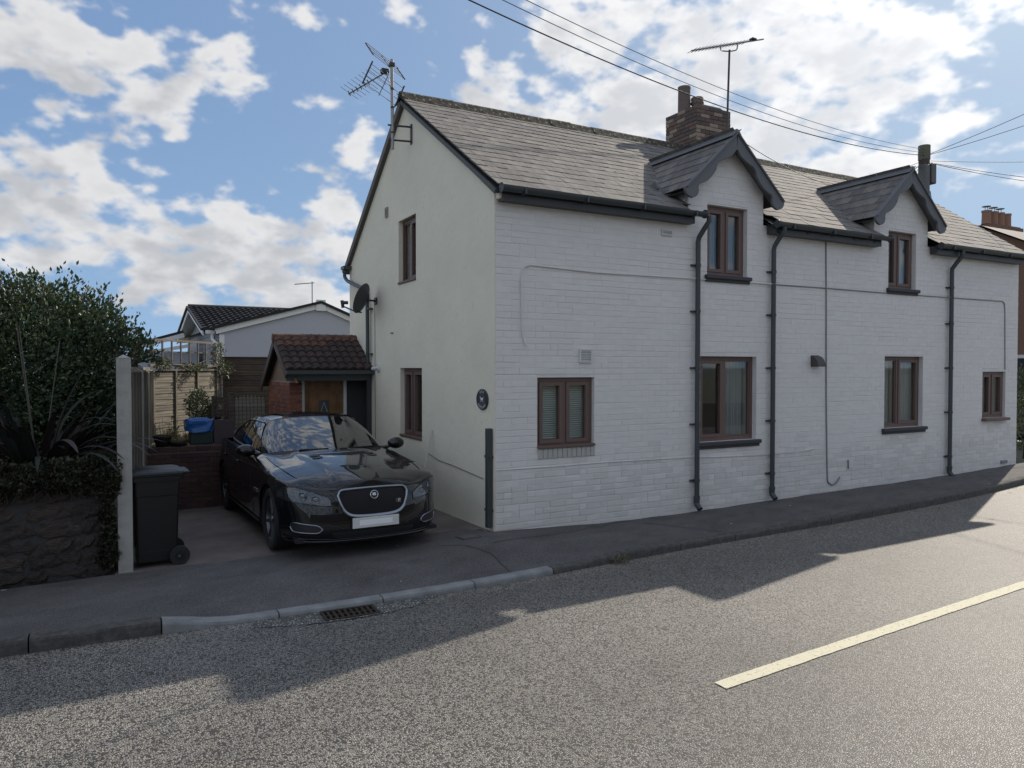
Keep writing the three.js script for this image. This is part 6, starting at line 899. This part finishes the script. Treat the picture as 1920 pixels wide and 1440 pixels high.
  arc('DEN', -Math.PI / 2 - .38, -Math.PI / 2 + .38, 188, 158, false); arc('COTTAGE', Math.PI / 2 + .85, Math.PI / 2 - .85, 190, 158, true);
  x.lineWidth = 5; x.strokeStyle = '#9aa0a6'; x.beginPath(); x.ellipse(256, 215, 128, 100, 0, 0, 7); x.stroke();
  x.beginPath(); for (const [i, p] of [[190, 150], [205, 165], [212, 180], [300, 185], [318, 150], [326, 160], [318, 200], [306, 225], [312, 275], [298, 275], [290, 230], [240, 228], [228, 275], [212, 275], [216, 225], [200, 190], [180, 180], [178, 168]].entries()) i ? x.lineTo(...p) : x.moveTo(...p); x.fill();
  const ct = new THREE.CanvasTexture(cv); ct.colorSpace = THREE.SRGBColorSpace;
  const pl = thing('house_plaque', 'oval black name plaque on the gable near the corner', 'plaque', [-.014, 1.555, -.315], -Math.PI / 2); const el = new THREE.Shape(); el.absellipse(0, 0, .152, .128, 0, Math.PI * 2);
  mesh('back', ext(el, .012, .004, 24), drk, pl); const face = new THREE.ShapeGeometry(el, 48); const uv = face.attributes.uv, fp = face.attributes.position; for (let i = 0; i < uv.count; i++) uv.setXY(i, fp.getX(i) / .32 + .5, fp.getY(i) / .27 + .5); mesh('face', T(face, 0, 0, .0185), std({ map: ct, roughness: .5 }), pl); mesh('rim', new THREE.TorusGeometry(.15, .006, 6, 48).scale(1, .845, 1).translate(0, 0, .014), drk, pl);
  // pale stake between car and wall
  const st = thing('wooden_stake', 'pale broom handle leaning on the gable behind the car mirror', 'handle', [-.10, 0, -2.2]); mesh('shaft', bar([-.30, -.1, .55], [.07, 1.05, .25], .013, 8), std({ color: lin(.5, .48, .43), roughness: .7 }), st); mesh('brush_head', rbox(.28, .06, .06, .01, -.30, -.07, .55), std({ color: lin(.1, .06, .04), roughness: .9 }), st);
}
// ---------- litter and weeds along the kerb ----------
{
  const w = thing('kerb_weed', 'straggly pale weed growing at the kerb foot before the small window', 'weed', [.72, roadY(.72, kz(.72)) , kz(.72) + .03]); leaves(w, 'foliage', leafGeo(.008, .07), leafMat([1, 1, 1], .3), Array.from({ length: 130 }, () => [R(-.09, .12), R(.0, .06), R(-.02, .04), R(.5, 1.3), R(-1, 1), .6, R(-.3, 1)]), [[.16, .17, .10], [.22, .21, .14], [.09, .11, .05]]); mesh('stems', Array.from({ length: 8 }, () => bar([R(-.04, .04), -.005, 0], [R(-.12, .15), R(.03, .08), R(-.02, .05)], .0025, 4)), std({ color: lin(.25, .22, .15), roughness: .9 }), w);
  const lg = new THREE.BoxGeometry(1, .18, .5), N = 900, m = new THREE.InstancedMesh(lg, std({ color: lin(1, 1, 1), roughness: .95 }), N), c = new THREE.Color(); m.name = 'gutter_litter'; m.castShadow = m.receiveShadow = true; m.userData = { kind: 'stuff', label: 'grit, dry leaves and straws lying in the road gutter' };
  for (let i = 0; i < N; i++) { const x = R(-6, 10), z = kz(x) + .012 + Math.pow(rnd(), 2) * .22, s = rnd() < .10 ? R(.02, .05) : R(.004, .014); dummy.position.set(x, roadY(x, z) + s * .08 + .001, z); dummy.rotation.set(R(-.1, .1), R(0, 6.28), R(-.1, .1)); dummy.scale.set(s, s * .35, s * (s > .018 ? .16 : .9)); dummy.updateMatrix(); m.setMatrixAt(i, dummy.matrix); const k = R(.10, .42); c.setRGB(k, k * .93, k * .8); m.setColorAt(i, c); } scene.add(m);
  const N2 = 260, m2 = new THREE.InstancedMesh(lg, std({ color: lin(1, 1, 1), roughness: .95 }), N2); m2.name = 'pavement_litter'; m2.castShadow = m2.receiveShadow = true; m2.userData = { kind: 'stuff', label: 'pale specks of grit scattered on the pavement' };
  for (let i = 0; i < N2; i++) { const x = R(-6, 9), near = rnd() < .5, z = near ? propZ(x) + .02 + Math.pow(rnd(), 2) * .12 : R(propZ(x) + .03, kz(x) - .15), s = rnd() < .06 ? R(.02, .04) : R(.005, .013); dummy.position.set(x, paveY(x, z) + s * .12 + .001, z); dummy.rotation.set(0, R(0, 6.28), 0); dummy.scale.set(s, s * .5, s * .8); dummy.updateMatrix(); m2.setMatrixAt(i, dummy.matrix); const k = R(.15, .5); c.setRGB(k, k * .97, k * .9); m2.setColorAt(i, c); } scene.add(m2);
}
renderer.render(scene, camera);
